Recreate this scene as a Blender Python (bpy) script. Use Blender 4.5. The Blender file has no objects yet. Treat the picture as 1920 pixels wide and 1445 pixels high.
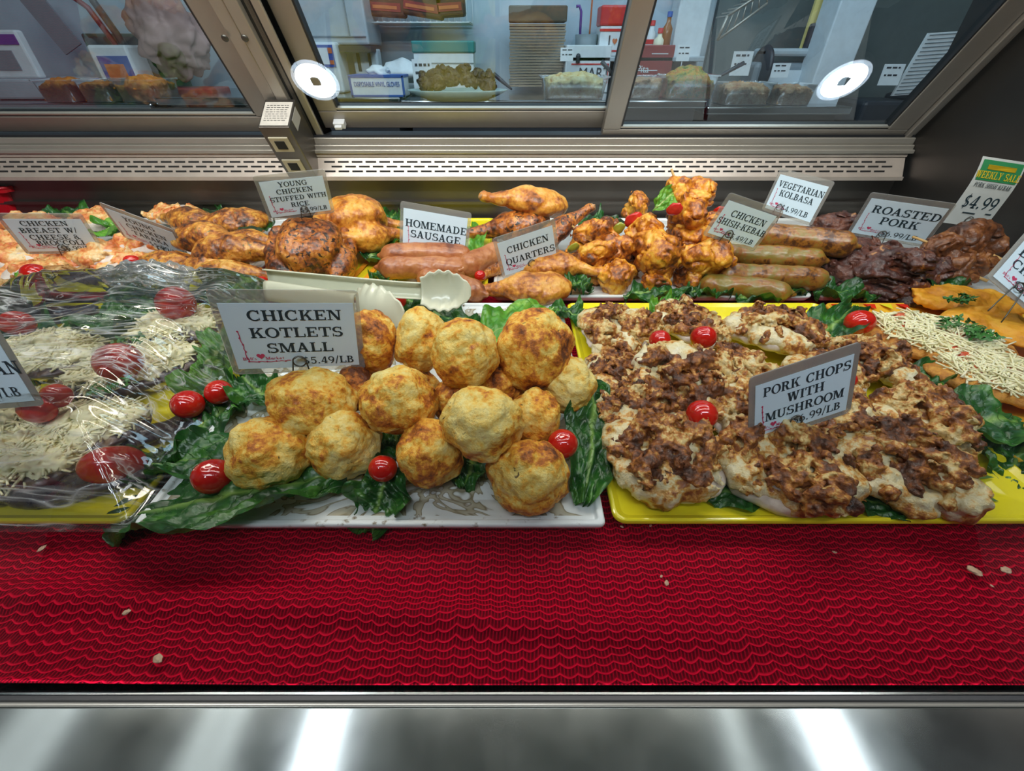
import bpy, bmesh, math, random
import numpy as np
from mathutils import Vector, Matrix, Euler

SC = bpy.context.scene
COL = SC.collection
# ------------------------------------------------------------------ camera, world, light, exposure
F_PX, PITCH, CAM_Z = 800.0, math.radians(38.0), 0.365      # metres; cloth in the case is z = 0
cam_d = bpy.data.cameras.new('camera'); cam = bpy.data.objects.new('camera', cam_d); COL.objects.link(cam)
cam_d.sensor_width = 36.0; cam_d.lens = F_PX / 1920 * 36.0; cam_d.clip_start = 0.01; cam_d.clip_end = 60
cam.location = (0, 0, CAM_Z); cam.rotation_euler = (math.radians(90) - PITCH, 0, 0)
SC.camera = cam
SC.view_settings.view_transform = 'Standard'; SC.view_settings.look = 'None'
SC.view_settings.gamma = 1.0; SC.view_settings.use_curve_mapping = False
SC.view_settings.exposure = 0.0
SC.cycles.max_bounces = 7; SC.cycles.transparent_max_bounces = 16; SC.cycles.caustics_reflective = False
SC.cycles.caustics_refractive = False; SC.cycles.sample_clamp_indirect = 6.0
w = bpy.data.worlds.new('store_air'); SC.world = w; w.use_nodes = True
w.node_tree.nodes['Background'].inputs[0].default_value = (0.75, 0.85, 1.0, 1)
w.node_tree.nodes['Background'].inputs[1].default_value = 0.10

def area(name, loc, size, size_y, power, color, target):
    l = bpy.data.lights.new(name, 'AREA'); l.shape = 'RECTANGLE'; l.size = size; l.size_y = size_y
    l.energy = power; l.color = color
    o = bpy.data.objects.new(name, l); COL.objects.link(o); o.location = loc
    o.rotation_euler = (Vector(target) - Vector(loc)).to_track_quat('-Z', 'Y').to_euler(); o['kind'] = 'helper'
    return o
area('case_tube_front', (-0.1, 0.42, 0.80), 2.0, 0.05, 7.5, (1.0, 0.92, 0.80), (-0.1, 0.50, 0))
area('case_tube_middle', (-0.1, 0.72, 0.80), 1.7, 0.05, 5.5, (1.0, 0.91, 0.78), (-0.1, 0.66, 0))
area('kitchen_light', (0.2, 1.75, 1.65), 2.6, 0.4, 21.0, (0.58, 0.84, 1.0), (0.2, 2.5, 0.3))
area('front_fill_light', (-0.1, -0.42, 1.69), 2.6, 0.25, 46.0, (0.88, 0.95, 1.0), (-0.1, 0.3, 0.0))  # soft fill added to brighten food and cards from the front

# ------------------------------------------------------------------ photo measurements -> places
S_, C_ = math.sin(PITCH), math.cos(PITCH)
def ray(px, py):
    a, b = (px - 960) / F_PX, (py - 722.5) / F_PX
    return Vector((a, C_ - b * S_, -S_ - b * C_))
def at(px, py, z):                       # the point at height z seen at that place of the photo
    r = ray(px, py); t = (z - CAM_Z) / r.z
    return Vector((r.x * t, r.y * t, z))
def at_y(px, py, y):                     # the point on the upright plane at distance y
    r = ray(px, py); t = y / r.y
    return Vector((r.x * t, y, CAM_Z + r.z * t))
def depth(p): return p[1] * C_ + (CAM_Z - p[2]) * S_
def size_at(p, px): return px * depth(p) / F_PX

# ------------------------------------------------------------------ naming
def tag(o, label, cat, group=None):
    o['label'] = label; o['category'] = cat
    if group: o['group'] = group
    return o
def root(name, loc, label, cat, group=None, rot=(0, 0, 0)):
    o = bpy.data.objects.new(name, None); COL.objects.link(o)
    o.location = loc; o.rotation_euler = rot; o.empty_display_size = 0.02
    return tag(o, label, cat, group)
def structure(o): o['kind'] = 'structure'; return o
def dup(src, loc, rot, label, group=None, scale=None):
    r = src.copy(); COL.objects.link(r); r.location = loc; r.rotation_euler = rot; r['label'] = label
    if group: r['group'] = group
    if scale is not None: r.scale = scale
    for ch in src.children:
        c = ch.copy(); COL.objects.link(c); c.parent = r
        for g in ch.children:
            d = g.copy(); COL.objects.link(d); d.parent = c
    return r

# ------------------------------------------------------------------ mesh helpers
def obj(name, verts, faces, mat, parent=None, smooth=True, mats=None, fmat=None, loc=None):
    me = bpy.data.meshes.new(name)
    if isinstance(verts, np.ndarray): verts = verts.tolist()
    if isinstance(faces, np.ndarray): faces = faces.tolist()
    me.from_pydata(verts, [], faces)
    for m in (mats or [mat]): me.materials.append(m)
    if fmat is not None: me.polygons.foreach_set('material_index', np.array(fmat, dtype=np.int32))
    me.polygons.foreach_set('use_smooth', np.full(len(me.polygons), smooth))
    me.update()
    o = bpy.data.objects.new(name, me); COL.objects.link(o)
    if parent: o.parent = parent
    if loc is not None: o.location = loc
    return o
class MB:                                # collects boxes, tubes, sheets into one mesh
    def __init__(s): s.v = []; s.f = []; s.m = []
    def add(s, v, f, m=0):
        b = len(s.v); s.v += [tuple(p) for p in v]; s.f += [tuple(i + b for i in q) for q in f]; s.m += [m] * len(f)
    def box(s, lo, hi, m=0, M=None):
        x0, y0, z0 = lo; x1, y1, z1 = hi
        v = [(x0,y0,z0),(x1,y0,z0),(x1,y1,z0),(x0,y1,z0),(x0,y0,z1),(x1,y0,z1),(x1,y1,z1),(x0,y1,z1)]
        if M: v = [tuple(M @ Vector(p)) for p in v]
        s.add(v, [(3,2,1,0),(4,5,6,7),(0,1,5,4),(1,2,6,5),(2,3,7,6),(3,0,4,7)], m)
    def tube(s, pts, r, n=8, m=0, caps=True):
        pts = [Vector(p) for p in pts]; k = len(pts)
        rr = r if isinstance(r, (list, tuple)) else [r] * k
        up = Vector((0, 0, 1)); v = []; prev = None
        for i, p in enumerate(pts):
            t = (pts[min(i + 1, k - 1)] - pts[max(i - 1, 0)]).normalized()
            a = prev - t * prev.dot(t) if prev else (up if abs(t.z) < .95 else Vector((1, 0, 0))).cross(t)
            if a.length < 1e-6: a = Vector((1, 0, 0)).cross(t)
            a.normalize(); prev = a; b = t.cross(a)
            for j in range(n):
                an = 2 * math.pi * j / n
                v.append(p + (a * math.cos(an) + b * math.sin(an)) * rr[i])
        f = [(i*n+j, i*n+(j+1)%n, (i+1)*n+(j+1)%n, (i+1)*n+j) for i in range(k-1) for j in range(n)]
        if caps: f += [tuple(range(n))[::-1], tuple((k-1)*n + j for j in range(n))]
        s.add(v, f, m)
    def grid(s, P, m=0):                 # P[i][j] points
        ni, nj = len(P), len(P[0])
        s.add([p for r in P for p in r], [(i*nj+j, i*nj+j+1, (i+1)*nj+j+1, (i+1)*nj+j) for i in range(ni-1) for j in range(nj-1)], m)
    def lathe(s, prof, n=24, M=None, m=0):
        v = [(r*math.cos(2*math.pi*j/n), r*math.sin(2*math.pi*j/n), z) for r, z in prof for j in range(n)]
        if M: v = [tuple(M @ Vector(p)) for p in v]
        f = [(i*n+j, i*n+(j+1)%n, (i+1)*n+(j+1)%n, (i+1)*n+j) for i in range(len(prof)-1) for j in range(n)]
        s.add(v, f, m)
    def build(s, name, mat, parent=None, smooth=False, mats=None, loc=None):
        return obj(name, s.v, s.f, mat, parent, smooth, mats, s.m if mats else None, loc)
def bevel(o, w=.002, seg=2):
    m = o.modifiers.new('bevel', 'BEVEL'); m.width = w; m.segments = seg; m.limit_method = 'ANGLE'; m.angle_limit = .6
    return o

# numpy noise and implicit surfaces for food
_rs = np.random.RandomState(7); _perm = np.concatenate([_rs.permutation(256)] * 3).astype(np.int64)
_g = _rs.normal(size=(256, 3)); _g /= np.linalg.norm(_g, axis=1)[:, None]
def perlin(P, seed=0):
    P = P + np.array([seed * 17.13, seed * 5.71, seed * 29.7]); I = np.floor(P).astype(np.int64); f = P - I; I &= 255
    u = f * f * f * (f * (f * 6 - 15) + 10); out = 0
    for dx in (0, 1):
        for dy in (0, 1):
            for dz in (0, 1):
                h = _perm[_perm[_perm[(I[..., 0]+dx) & 255] + ((I[..., 1]+dy) & 255)] + ((I[..., 2]+dz) & 255)]
                d = (_g[h] * (f - np.array([dx, dy, dz]))).sum(-1)
                w_ = (u[..., 0] if dx else 1-u[..., 0]) * (u[..., 1] if dy else 1-u[..., 1]) * (u[..., 2] if dz else 1-u[..., 2])
                out = out + d * w_
    return out * 1.5
def fbm(P, s, o=3, seed=0):
    r = 0; a = 1
    for i in range(o):
        r = r + a * perlin(P * s, seed + i); s *= 2.03; a *= .5
    return r
def ell(P, c, r, R=None):
    q = P - np.array(c)
    if R is not None: q = q @ np.array(R)
    r = np.array(r); k0 = np.linalg.norm(q / r, axis=-1); k1 = np.linalg.norm(q / r**2, axis=-1) + 1e-9
    return k0 * (k0 - 1) / k1
def cap(P, a, b, ra, rb):
    a, b = np.array(a, float), np.array(b, float); ba = b - a
    h = np.clip(((P - a) @ ba) / (ba @ ba), 0, 1)
    return np.linalg.norm(P - a - h[..., None] * ba, axis=-1) - (ra + (rb - ra) * h)
def smin(a, b, k):
    h = np.clip(.5 + .5 * (b - a) / k, 0, 1)
    return b + (a - b) * h - k * h * (1 - h)
def sdf_verts(f, lo, hi, res):
    lo, hi = np.array(lo, float), np.array(hi, float); st = (hi - lo).max() / res
    n = np.ceil((hi - lo) / st).astype(int) + 1
    G = np.stack(np.meshgrid(*[lo[i] + st * np.arange(n[i]) for i in range(3)], indexing='ij'), -1)
    D = f(G); ins = D < 0
    c = [ins[a:n[0]-1+a, b:n[1]-1+b, d:n[2]-1+d] for a in (0,1) for b in (0,1) for d in (0,1)]
    sm = sum(x.astype(np.int8) for x in c); mix = (sm > 0) & (sm < 8)
    idx = -np.ones(mix.shape, np.int64); cells = np.argwhere(mix); idx[mix] = np.arange(len(cells))
    acc = np.zeros((len(cells), 3)); cnt = np.zeros(len(cells))
    cor = [(a,b,d) for a in (0,1) for b in (0,1) for d in (0,1)]
    for i in range(8):
        for j in range(i+1, 8):
            if sum(abs(np.array(cor[i]) - np.array(cor[j]))) != 1: continue
            A = cells + cor[i]; B = cells + cor[j]
            da = D[tuple(A.T)]; db = D[tuple(B.T)]; x = (da < 0) != (db < 0)
            t = np.where(x, da / np.where(x, da - db, 1), 0)
            acc[x] += (A + (B - A) * t[:, None])[x]; cnt[x] += 1
    V = lo + st * acc / cnt[:, None]; F = []
    for ax in range(3):
        o1, o2 = [(1,2),(2,0),(0,1)][ax]
        sl = [slice(0, n[i]) for i in range(3)]; a = [slice(1, n[i]-1) for i in range(3)]
        a[ax] = slice(0, n[ax]-1); b = list(a); b[ax] = slice(1, n[ax])
        A, B = ins[tuple(a)], ins[tuple(b)]; e = np.argwhere(A != B)
        off = np.array([0 if i == ax else 1 for i in range(3)]); cell = e + off
        d1 = np.zeros(3, int); d1[o1] = 1; d2 = np.zeros(3, int); d2[o2] = 1
        q = np.stack([idx[tuple((cell - d1 - d2).T)], idx[tuple((cell - d2).T)], idx[tuple(cell.T)], idx[tuple((cell - d1).T)]], 1)
        fl = ~A[tuple(e.T)]; q[fl] = q[fl][:, ::-1]; F.append(q)
    return V, np.concatenate(F)
def sdf_obj(name, f, lo, hi, res, mat, parent=None):
    V, Fc = sdf_verts(f, lo, hi, res)
    return obj(name, V, Fc, mat, parent)
def rotz(a): c, s = math.cos(a), math.sin(a); return np.array([[c,-s,0],[s,c,0],[0,0,1]])
def rot_any(rng):
    q = rng.normal(size=4); return np.array(Matrix(__import__('mathutils').Quaternion(q / np.linalg.norm(q)).to_matrix()))
_bm = bmesh.new(); bmesh.ops.create_icosphere(_bm, subdivisions=5, radius=1)
ICO_V = np.array([v.co[:] for v in _bm.verts]); ICO_F = np.array([[v.index for v in f.verts] for f in _bm.faces]); _bm.free()
_bm = bmesh.new(); bmesh.ops.create_icosphere(_bm, subdivisions=3, radius=1)
ICO3_V = np.array([v.co[:] for v in _bm.verts]); ICO3_F = np.array([[v.index for v in f.verts] for f in _bm.faces]); _bm.free()

# ------------------------------------------------------------------ materials
class NT:
    def __init__(s, name):
        s.m = bpy.data.materials.new(name); s.m.use_nodes = True; s.t = s.m.node_tree
        s.b = s.t.nodes['Principled BSDF']; s.out = s.t.nodes['Material Output']
    def n(s, typ, **kw):
        nd = s.t.nodes.new('ShaderNode' + typ)
        for k, v in kw.items(): setattr(nd, k, v)
        return nd
    def link(s, a, b): s.t.links.new(a, b)
    def put(s, sock, v):
        if hasattr(v, 'links') or hasattr(v, 'is_output'): s.link(v, sock)
        else: sock.default_value = v
    def math(s, op, a, b=0.0, c=None):
        nd = s.n('Math', operation=op); s.put(nd.inputs[0], a); s.put(nd.inputs[1], b)
        if c is not None: s.put(nd.inputs[2], c)
        return nd.outputs[0]
    def ramp(s, fac, stops, interp='LINEAR'):
        nd = s.n('ValToRGB'); cr = nd.color_ramp; cr.interpolation = interp
        while len(cr.elements) < len(stops): cr.elements.new(.5)
        for e, (p, c) in zip(cr.elements, stops):
            e.position = p; e.color = (*c, 1) if len(c) == 3 else c
        s.link(fac, nd.inputs[0]); return nd.outputs[0]
    def coord(s, rand=True):
        tc = s.n('TexCoord').outputs['Object']
        if not rand: return tc
        oi = s.n('ObjectInfo').outputs['Random']; ad = s.n('VectorMath', operation='ADD')
        sc = s.math('MULTIPLY', oi, 3.7); s.link(tc, ad.inputs[0]); s.link(sc, ad.inputs[1]); return ad.outputs[0]
    def noise(s, co, scale, detail=3, rough=.55, dist=0):
        nd = s.n('TexNoise'); s.link(co, nd.inputs['Vector']); nd.inputs['Scale'].default_value = scale
        nd.inputs['Detail'].default_value = detail; nd.inputs['Roughness'].default_value = rough
        nd.inputs['Distortion'].default_value = dist; return nd.outputs['Fac']
    def mixc(s, fac, a, b, mode='MIX'):
        nd = s.n('Mix', data_type='RGBA', blend_type=mode)
        s.put(nd.inputs[0], fac)
        for sock, v in ((nd.inputs[6], a), (nd.inputs[7], b)):
            if isinstance(v, tuple): sock.default_value = (*v, 1)
            else: s.link(v, sock)
        return nd.outputs[2]
    def bump(s, h, strength=.3, dist=.002):
        nd = s.n('Bump'); nd.inputs['Strength'].default_value = strength; nd.inputs['Distance'].default_value = dist
        s.link(h, nd.inputs['Height']); s.link(nd.outputs[0], s.b.inputs['Normal']); return nd
    def set(s, **kw):
        names = dict(color='Base Color', rough='Roughness', metal='Metallic', coat='Coat Weight', coatr='Coat Roughness', sss='Subsurface Weight',
                     spec='Specular IOR Level', emit='Emission Color', emits='Emission Strength', alpha='Alpha', trans='Transmission Weight', ior='IOR')
        for k, v in kw.items():
            so = s.b.inputs[names[k]]
            if isinstance(v, tuple): so.default_value = (*v, 1)
            else: s.put(so, v)
        return s
def plain(name, color, rough=.5, metal=0, var=.15, scale=30, bump=0, **kw):
    t = NT(name); co = t.coord(False); nz = t.noise(co, scale, 3)
    t.set(color=t.mixc(nz, tuple(c * (1 - var) for c in color), tuple(min(1, c * (1 + var)) for c in color)), rough=rough, metal=metal, **kw)
    if bump: t.bump(nz, bump, .001)
    return t.m
def food(name, stops, scale, rough=.42, detail=5, bump=.5, bscale=None, bdist=.002, spot=None, fine=.25, bias=True, coat=0.0, dist=.4, sss=0.0):
    t = NT(name); co = t.coord()
    a = t.noise(co, scale, detail, .6, dist); b = t.noise(co, scale * 5.3, 3, .6)
    f = t.math('ADD', a, t.math('MULTIPLY', t.math('SUBTRACT', b, .5), fine))
    if bias:
        ci = t.n('SeparateColor'); t.link(t.n('ObjectInfo').outputs['Color'], ci.inputs[0])
        f = t.math('ADD', f, t.math('MULTIPLY', t.math('SUBTRACT', ci.outputs[0], 1.0), .5))
    col = t.ramp(f, stops)
    if spot:
        sp = t.noise(co, spot[0], 2, .5, .6); col = t.mixc(t.ramp(sp, [(spot[1], (0,0,0)), (spot[1] + .07, (1,1,1))]), col, spot[2])
    t.set(color=col, rough=t.math('ADD', rough - .12, t.math('MULTIPLY', b, .4)), coat=coat * .6, coatr=.15)
    if sss:
        t.set(sss=sss); t.b.inputs['Subsurface Radius'].default_value = (.006, .003, .001)
    bn = t.noise(co, bscale or scale * 3, 5, .65)
    t.bump(t.math('ADD', bn, t.math('MULTIPLY', b, .5)), bump, bdist)
    return t.m
# ---- materials used all over
def brushed(name, c, rough=.3, sx=300, sy=4, sz=300, var=.25):
    t = NT(name); co = t.coord(False); mp = t.n('Mapping'); t.link(co, mp.inputs[0]); mp.inputs['Scale'].default_value = (sy, sx, sz)
    nz = t.noise(mp.outputs[0], 1.0, 3); sm = t.noise(co, 9, 4)
    t.set(color=t.mixc(sm, tuple(x * (1 - var) for x in c), c), metal=1.0, rough=t.math('ADD', t.math('MULTIPLY', nz, .15), rough - .05))
    t.bump(nz, .06, .0005); return t.m
M = {}
M['steel'] = brushed('brushed_steel', (.46, .50, .52), .13)
tq = NT('polished_ledge'); cq = tq.coord(False); tq.set(color=(.46, .51, .52), metal=1.0, rough=tq.math('ADD', .07, tq.math('MULTIPLY', tq.noise(cq, 25, 4), .10))); M['ledge'] = tq.m
M['steel_wall'] = brushed('dull_steel', (.22, .20, .18), .42, var=.5)
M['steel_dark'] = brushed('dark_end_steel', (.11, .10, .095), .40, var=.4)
M['frame'] = plain('anodised_frame', (.33, .30, .265), .38, .55, .12, 14)
M['frame_light'] = plain('anodised_light', (.40, .37, .32), .34, .5, .1, 14)
M['vent'] = plain('vent_steel', (.50, .43, .37), .36, .35, .2, 25)
M['black'] = plain('black_gasket', (.012, .013, .016), .45)
M['slot'] = plain('slot_dark', (.01, .009, .008), .8)
M['white_plastic'] = plain('white_plastic', (.72, .74, .76), .35)
M['wire'] = plain('wire_steel', (.10, .10, .09), .35, .8)
def glass_mat(name, tint, gain, rough=0.0, ior=1.45, haze=0.0):
    t = NT(name); tr = t.n('BsdfTransparent'); tr.inputs[0].default_value = (*tint, 1)
    gl = t.n('BsdfGlossy'); gl.inputs['Roughness'].default_value = rough; gl.inputs[0].default_value = (1, 1, 1, 1)
    fr = t.n('Fresnel'); fr.inputs[0].default_value = ior; mx = t.n('MixShader')
    t.link(t.math('MINIMUM', t.math('MULTIPLY', fr.outputs[0], gain), .95), mx.inputs[0]); t.link(tr.outputs[0], mx.inputs[1]); t.link(gl.outputs[0], mx.inputs[2])
    last = mx
    if haze:
        df = t.n('BsdfTranslucent'); df.inputs[0].default_value = (.9, .9, .9, 1); d2 = t.n('BsdfDiffuse'); d2.inputs[0].default_value = (.9, .9, .88, 1)
        a = t.n('AddShader'); t.link(df.outputs[0], a.inputs[0]); t.link(d2.outputs[0], a.inputs[1])
        m2 = t.n('MixShader'); m2.inputs[0].default_value = haze; t.link(mx.outputs[0], m2.inputs[1]); t.link(d2.outputs[0], m2.inputs[2]); last = m2; t.m2 = m2
    t.t.nodes.remove(t.b); t.link(last.outputs[0], t.out.inputs[0]); t.tr = tr; return t
M['front_glass'] = glass_mat('front_glass', (.99, 1, .995), 1.2).m
M['door_glass'] = glass_mat('door_glass', (.82, .92, .97), 1.8).m
M['clear_tub'] = glass_mat('clear_tub', (.9, .93, .93), 2.0, .1, haze=.12).m

# ------------------------------------------------------------------ the room around the case
FLOOR, CEIL = -0.78, 1.72
def slab(name, lo, hi, mat):
    b = MB(); b.box(lo, hi); return structure(b.build(name, mat))
tl = NT('vinyl_floor'); co = tl.coord(False)
tl.set(color=tl.ramp(tl.noise(co, 3, 5), [(.35, (.42, .40, .37)), (.65, (.55, .53, .49))]), rough=.35); tl.bump(tl.noise(co, 60), .05)
slab('floor', (-4, -3.4, FLOOR - .05), (4, 3.3, FLOOR), tl.m)
slab('ceiling', (-4, -3.4, CEIL), (4, 3.3, CEIL + .05), plain('ceiling_tile', (.36, .41, .40), .8))
slab('wall_front', (-4, -3.4, FLOOR), (4, -3.35, CEIL), plain('shop_wall', (.22, .21, .20), .7))
slab('wall_left', (-4, -3.35, FLOOR), (-3.95, 3.2, CEIL), M['white_plastic'])
slab('wall_right', (3.95, -3.35, FLOOR), (4, 3.2, CEIL), M['white_plastic'])
wt = NT('kitchen_wall'); co = wt.coord(False)
wt.set(color=wt.ramp(wt.noise(co, 2.2, 4), [(.3, (.30, .43, .54)), (.6, (.52, .63, .70)), (.8, (.66, .72, .75))]), rough=.45)
slab('wall_back', (-3.95, 2.85, FLOOR), (3.95, 2.95, CEIL), wt.m)

# ------------------------------------------------------------------ refrigerated display case
XL, XR = -1.75, 0.965
case = root('display_case', (0, 0.6, 0), 'long steel deli display case with sliding glass rear doors and red mat', 'display case')
def cpart(o):
    o.parent = case; o.matrix_parent_inverse = Matrix.Translation((0, -0.6, 0)); return o
b = MB(); b.box((XL, .1065, -.06), (XR, 1.18, -.004)); cpart(b.build('deck', M['steel']))
b = MB(); b.box((XL, .1035, -.06), (XR, .1062, -.005)); cpart(b.build('front_gap_strip', M['black']))  # black strip added to draw the dark gap between deck and ledge
b = MB(); b.box((XL, 1.165, -.06), (XR, 1.185, .121)); b.box((XL, 1.155, .055), (XR, 1.166, .062)); cpart(b.build('back_panel', M['steel_wall']))
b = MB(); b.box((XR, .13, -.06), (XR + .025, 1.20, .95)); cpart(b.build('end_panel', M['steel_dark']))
b = MB(); b.box((XL, .098, -.75), (XR + .03, .108, -.05)); cpart(b.build('front_panel', M['steel']))
b = MB(); b.box((XL, -.30, -.045), (XR + .03, .1025, -.010)); lo_ = cpart(bevel(b.build('front_ledge', M['ledge']), .003))
b = MB(); b.tube([(XL, .1022, -.010), (XR, .1022, -.010)], .0016, 10); cpart(b.build('ledge_rail', M['frame_light'], smooth=True))
# sloping front glass
b = MB(); ta = math.tan(math.radians(25))
b.add([(XL, .108, -.004), (XR, .108, -.004), (XR, .108 + .90 * ta, .896), (XL, .108 + .90 * ta, .896)], [(0, 1, 2, 3)])
cpart(b.build('front_glass', M['front_glass']))
# vent grilles (two lengths either side of the post)
def vent(x0, x1):
    b = MB(); zb, zt, yb, yt = .121, .165, 1.135, 1.158
    b.add([(x0, yb, zb), (x1, yb, zb), (x1, yt, zt), (x0, yt, zt), (x0, yb + .03, zb), (x1, yb + .03, zb)], [(0, 1, 2, 3), (0, 4, 5, 1)], 0)
    b.box((x0, yt - .004, zt), (x1, yt + .03, zt + .012)); b.box((x0, yb - .003, zb - .004), (x1, yb + .006, zb + .004))
    sl = (yt - yb) / (zt - zb)
    for r in range(3):
        z = zb + .013 + r * .0095; y = yb + (z - zb) * sl - .0006
        x = x0 + .025 + (r % 2) * .017
        while x < x1 - .04:
            b.add([(x, y, z), (x + .026, y, z), (x + .026, y + .0035 * sl, z + .0035), (x, y + .0035 * sl, z + .0035)], [(0, 1, 2, 3)], 1); x += .0335
    return cpart(b.build('vent_grille', None, mats=[M['vent'], M['slot']]))
O_ = Vector((0, 1.17, .225)); U_ = Vector((0, -.5446, .8387)); N_ = Vector((0, -.8387, -.5446))   # leaning plane of the rear doors
def on_doors(px, py, off=0.0):
    r = ray(px, py); c0 = Vector((0, 0, CAM_Z)); t = (O_ + N_ * off - c0).dot(N_) / r.dot(N_); p = c0 + r * t - O_
    return p.x, p.dot(U_)
MD = Matrix(((1, 0, 0, 0), (0, -N_.y, U_.y, O_.y), (0, -N_.z, U_.z, O_.z), (0, 0, 0, 1)))        # local x, away from viewer, up the slope
xpost, _ = on_doors(600, 300)
vent(XL, xpost - .03); vent(xpost + .012, XR - .01)
b = MB()
b.box((XL, 1.158, .172), (XR, 1.24, .190)); b.box((XL, 1.150, .172), (XR, 1.163, .181)); b.box((XL, 1.165, .19), (XR, 1.24, .204))
cpart(bevel(b.build('door_track', M['frame_light']), .002))
b = MB(); b.box((XL, 1.172, .176), (XR, 1.24, .2085)); cpart(b.build('track_groove', M['black']))
# measured along the leaning plane
gx0, gs0 = on_doors(630, 221); gx1, gs1 = on_doors(1139, 224); hx0, hs0 = on_doors(1163, 241); hx1, hs1 = on_doors(1663, 241)
fx0, _ = on_doors(483, 231); TOP = .62
def door(x0, x1, g0, g1, s_in, s_out, off, name):
    d = MB(); y0, y1 = off, off + .022
    d.box((x0, y0, s_out), (x1, y1, s_in), M=MD); d.box((x0, y0, TOP), (x1, y1, TOP + .04), M=MD)
    d.box((x0, y0 + .0004, s_in), (g0, y1, TOP), M=MD); d.box((g1, y0 + .0004, s_in), (x1, y1, TOP), M=MD)
    o = cpart(bevel(d.build(name, M['frame']), .002)); d = MB()
    d.add([MD @ Vector(p) for p in ((g0, y0 + .011, s_in), (g1, y0 + .011, s_in), (g1, y0 + .011, TOP), (g0, y0 + .011, TOP))], [(0, 1, 2, 3)])
    g = d.build('glass_pane', M['door_glass'], o); g.matrix_parent_inverse = Matrix.Identity(4)
    d = MB(); e = .004
    for lo, hi in (((g0, y0 + .002, s_in), (g1, y1, s_in + e)), ((g0, y0 + .002, s_in), (g0 + e, y1, TOP)), ((g1 - e, y0 + .002, s_in), (g1, y1, TOP))): d.box(lo, hi, M=MD)
    d.build('gasket', M['black'], o)
    d = MB(); d.box((g0, y0 + .001, s_in + e), (g1, y0 + .008, s_in + e + .004), M=MD); d.build('glass_bead', M['frame_light'], o)
    return o
ob = .034
_, so_ = on_doors(900, 252)
dl = door(XL - .3, fx0 + .05, XL - .26, fx0, gs0 - .006, so_ - .002, .010, 'sliding_door')
dr = door(gx0 - .045, hx0 + .01, gx0, gx1, gs0, so_, .020, 'sliding_door')
_, so2 = on_doors(1400, 272)
df = door(gx1 - .006, hx1 + .05, hx0, hx1, hs0, so2, -.004, 'sliding_door')
b = MB(); x, s = on_doors(632, 240); b.box((x - .008, .004, s - .006), (x + .018, .02, s + .008), M=MD); b.box((x - .004, -.004, s - .002), (x + .012, .004, s + .005), M=MD)
cpart(bevel(b.build('door_latch', M['white_plastic']), .001))
# right jamb and post between the door bays
b = MB(); b.box((hx1 + .052, -.012, -.10), (hx1 + .066, .05, TOP), M=MD); b.box((hx1 + .070, -.006, -.11), (hx1 + .085, .05, TOP), M=MD); b.box((hx1 + .066, .01, -.11), (XR, .05, TOP), M=MD)
cpart(bevel(b.build('door_jamb', M['frame']), .002))
pa, pb = fx0 + .052, gx0 - .046
b = MB(); wd = (pb - pa)
for k, (u, v, d_) in enumerate(((0, .30, -.008), (.33, .60, -.014), (.64, .78, .0), (.82, 1.0, -.006))): b.box((pa + wd * u, d_, -.075), (pa + wd * v, .05, TOP), M=MD)
post = cpart(bevel(b.build('mullion_post', M['frame_light']), .002))
b = MB(); b.box((pa, .0, -.075), (pb, .048, TOP), M=MD); b.build('post_core', M['black'], post)
for px_, py_ in ((425, 62), (462, 62)):
    x, s = on_doors(px_, py_); T = MD @ Matrix.Translation((x, -.0145, s)) @ Matrix.Rotation(math.radians(90), 4, 'X'); b = MB()
    b.lathe([(0, .003), (.004, .003), (.006, .0015), (.0065, 0)], 14, T); b.build('screw', M['wire'], post, True)
# thermostat box on the foot of the post, its labelled end towards the viewer
cx_, cs_ = on_doors(518, 216, .06); _, bs_ = on_doors(575, 308, .05); hw = .033
b = MB(); b.box((cx_ - hw, -.095, bs_), (cx_ + hw, -.012, cs_), M=MD); tb = cpart(bevel(b.build('thermostat_box', M['steel_wall']), .002))
b = MB(); b.box((cx_ - hw * .9, -.090, cs_), (cx_ + hw * .9, -.022, cs_ + .0008), M=MD); lb = b.build('paper_label', plain('aged_label', (.62, .58, .52), .6, 0, .2, 60), tb)
b = MB(); rng = random.Random(3)
for i in range(8):
    y = -.032 - i * .0062; x = -.024
    while x < .02:
        l = rng.uniform(.003, .008); b.box((cx_ + x, y - .0012, cs_ + .0008), (cx_ + min(x + l, .025), y, cs_ + .0011), M=MD); x += l + .0022
b.build('label_print', M['black'], lb)
b = MB(); b.box((cx_ + hw, -.07, cs_ - .03), (cx_ + hw + .0008, -.03, cs_ - .004), M=MD); b.build('side_sticker', plain('side_sticker', (.42, .40, .36), .5), tb)
for k in range(2):
    z = bs_ + (cs_ - bs_) * (.72 - .42 * k); oc = plain('outlet_cream', (.50, .45, .33), .5)
    b = MB(); b.box((cx_ - .024, -.0985, z - .020), (cx_ + .018, -.0945, z + .016), M=MD); so = bevel(b.build('outlet', oc, tb), .001)
    b = MB(); b.box((cx_ - .014, -.0995, z - .012), (cx_ + .008, -.0984, z + .008), M=MD); b.build('outlet_face', M['slot'], so)

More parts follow.
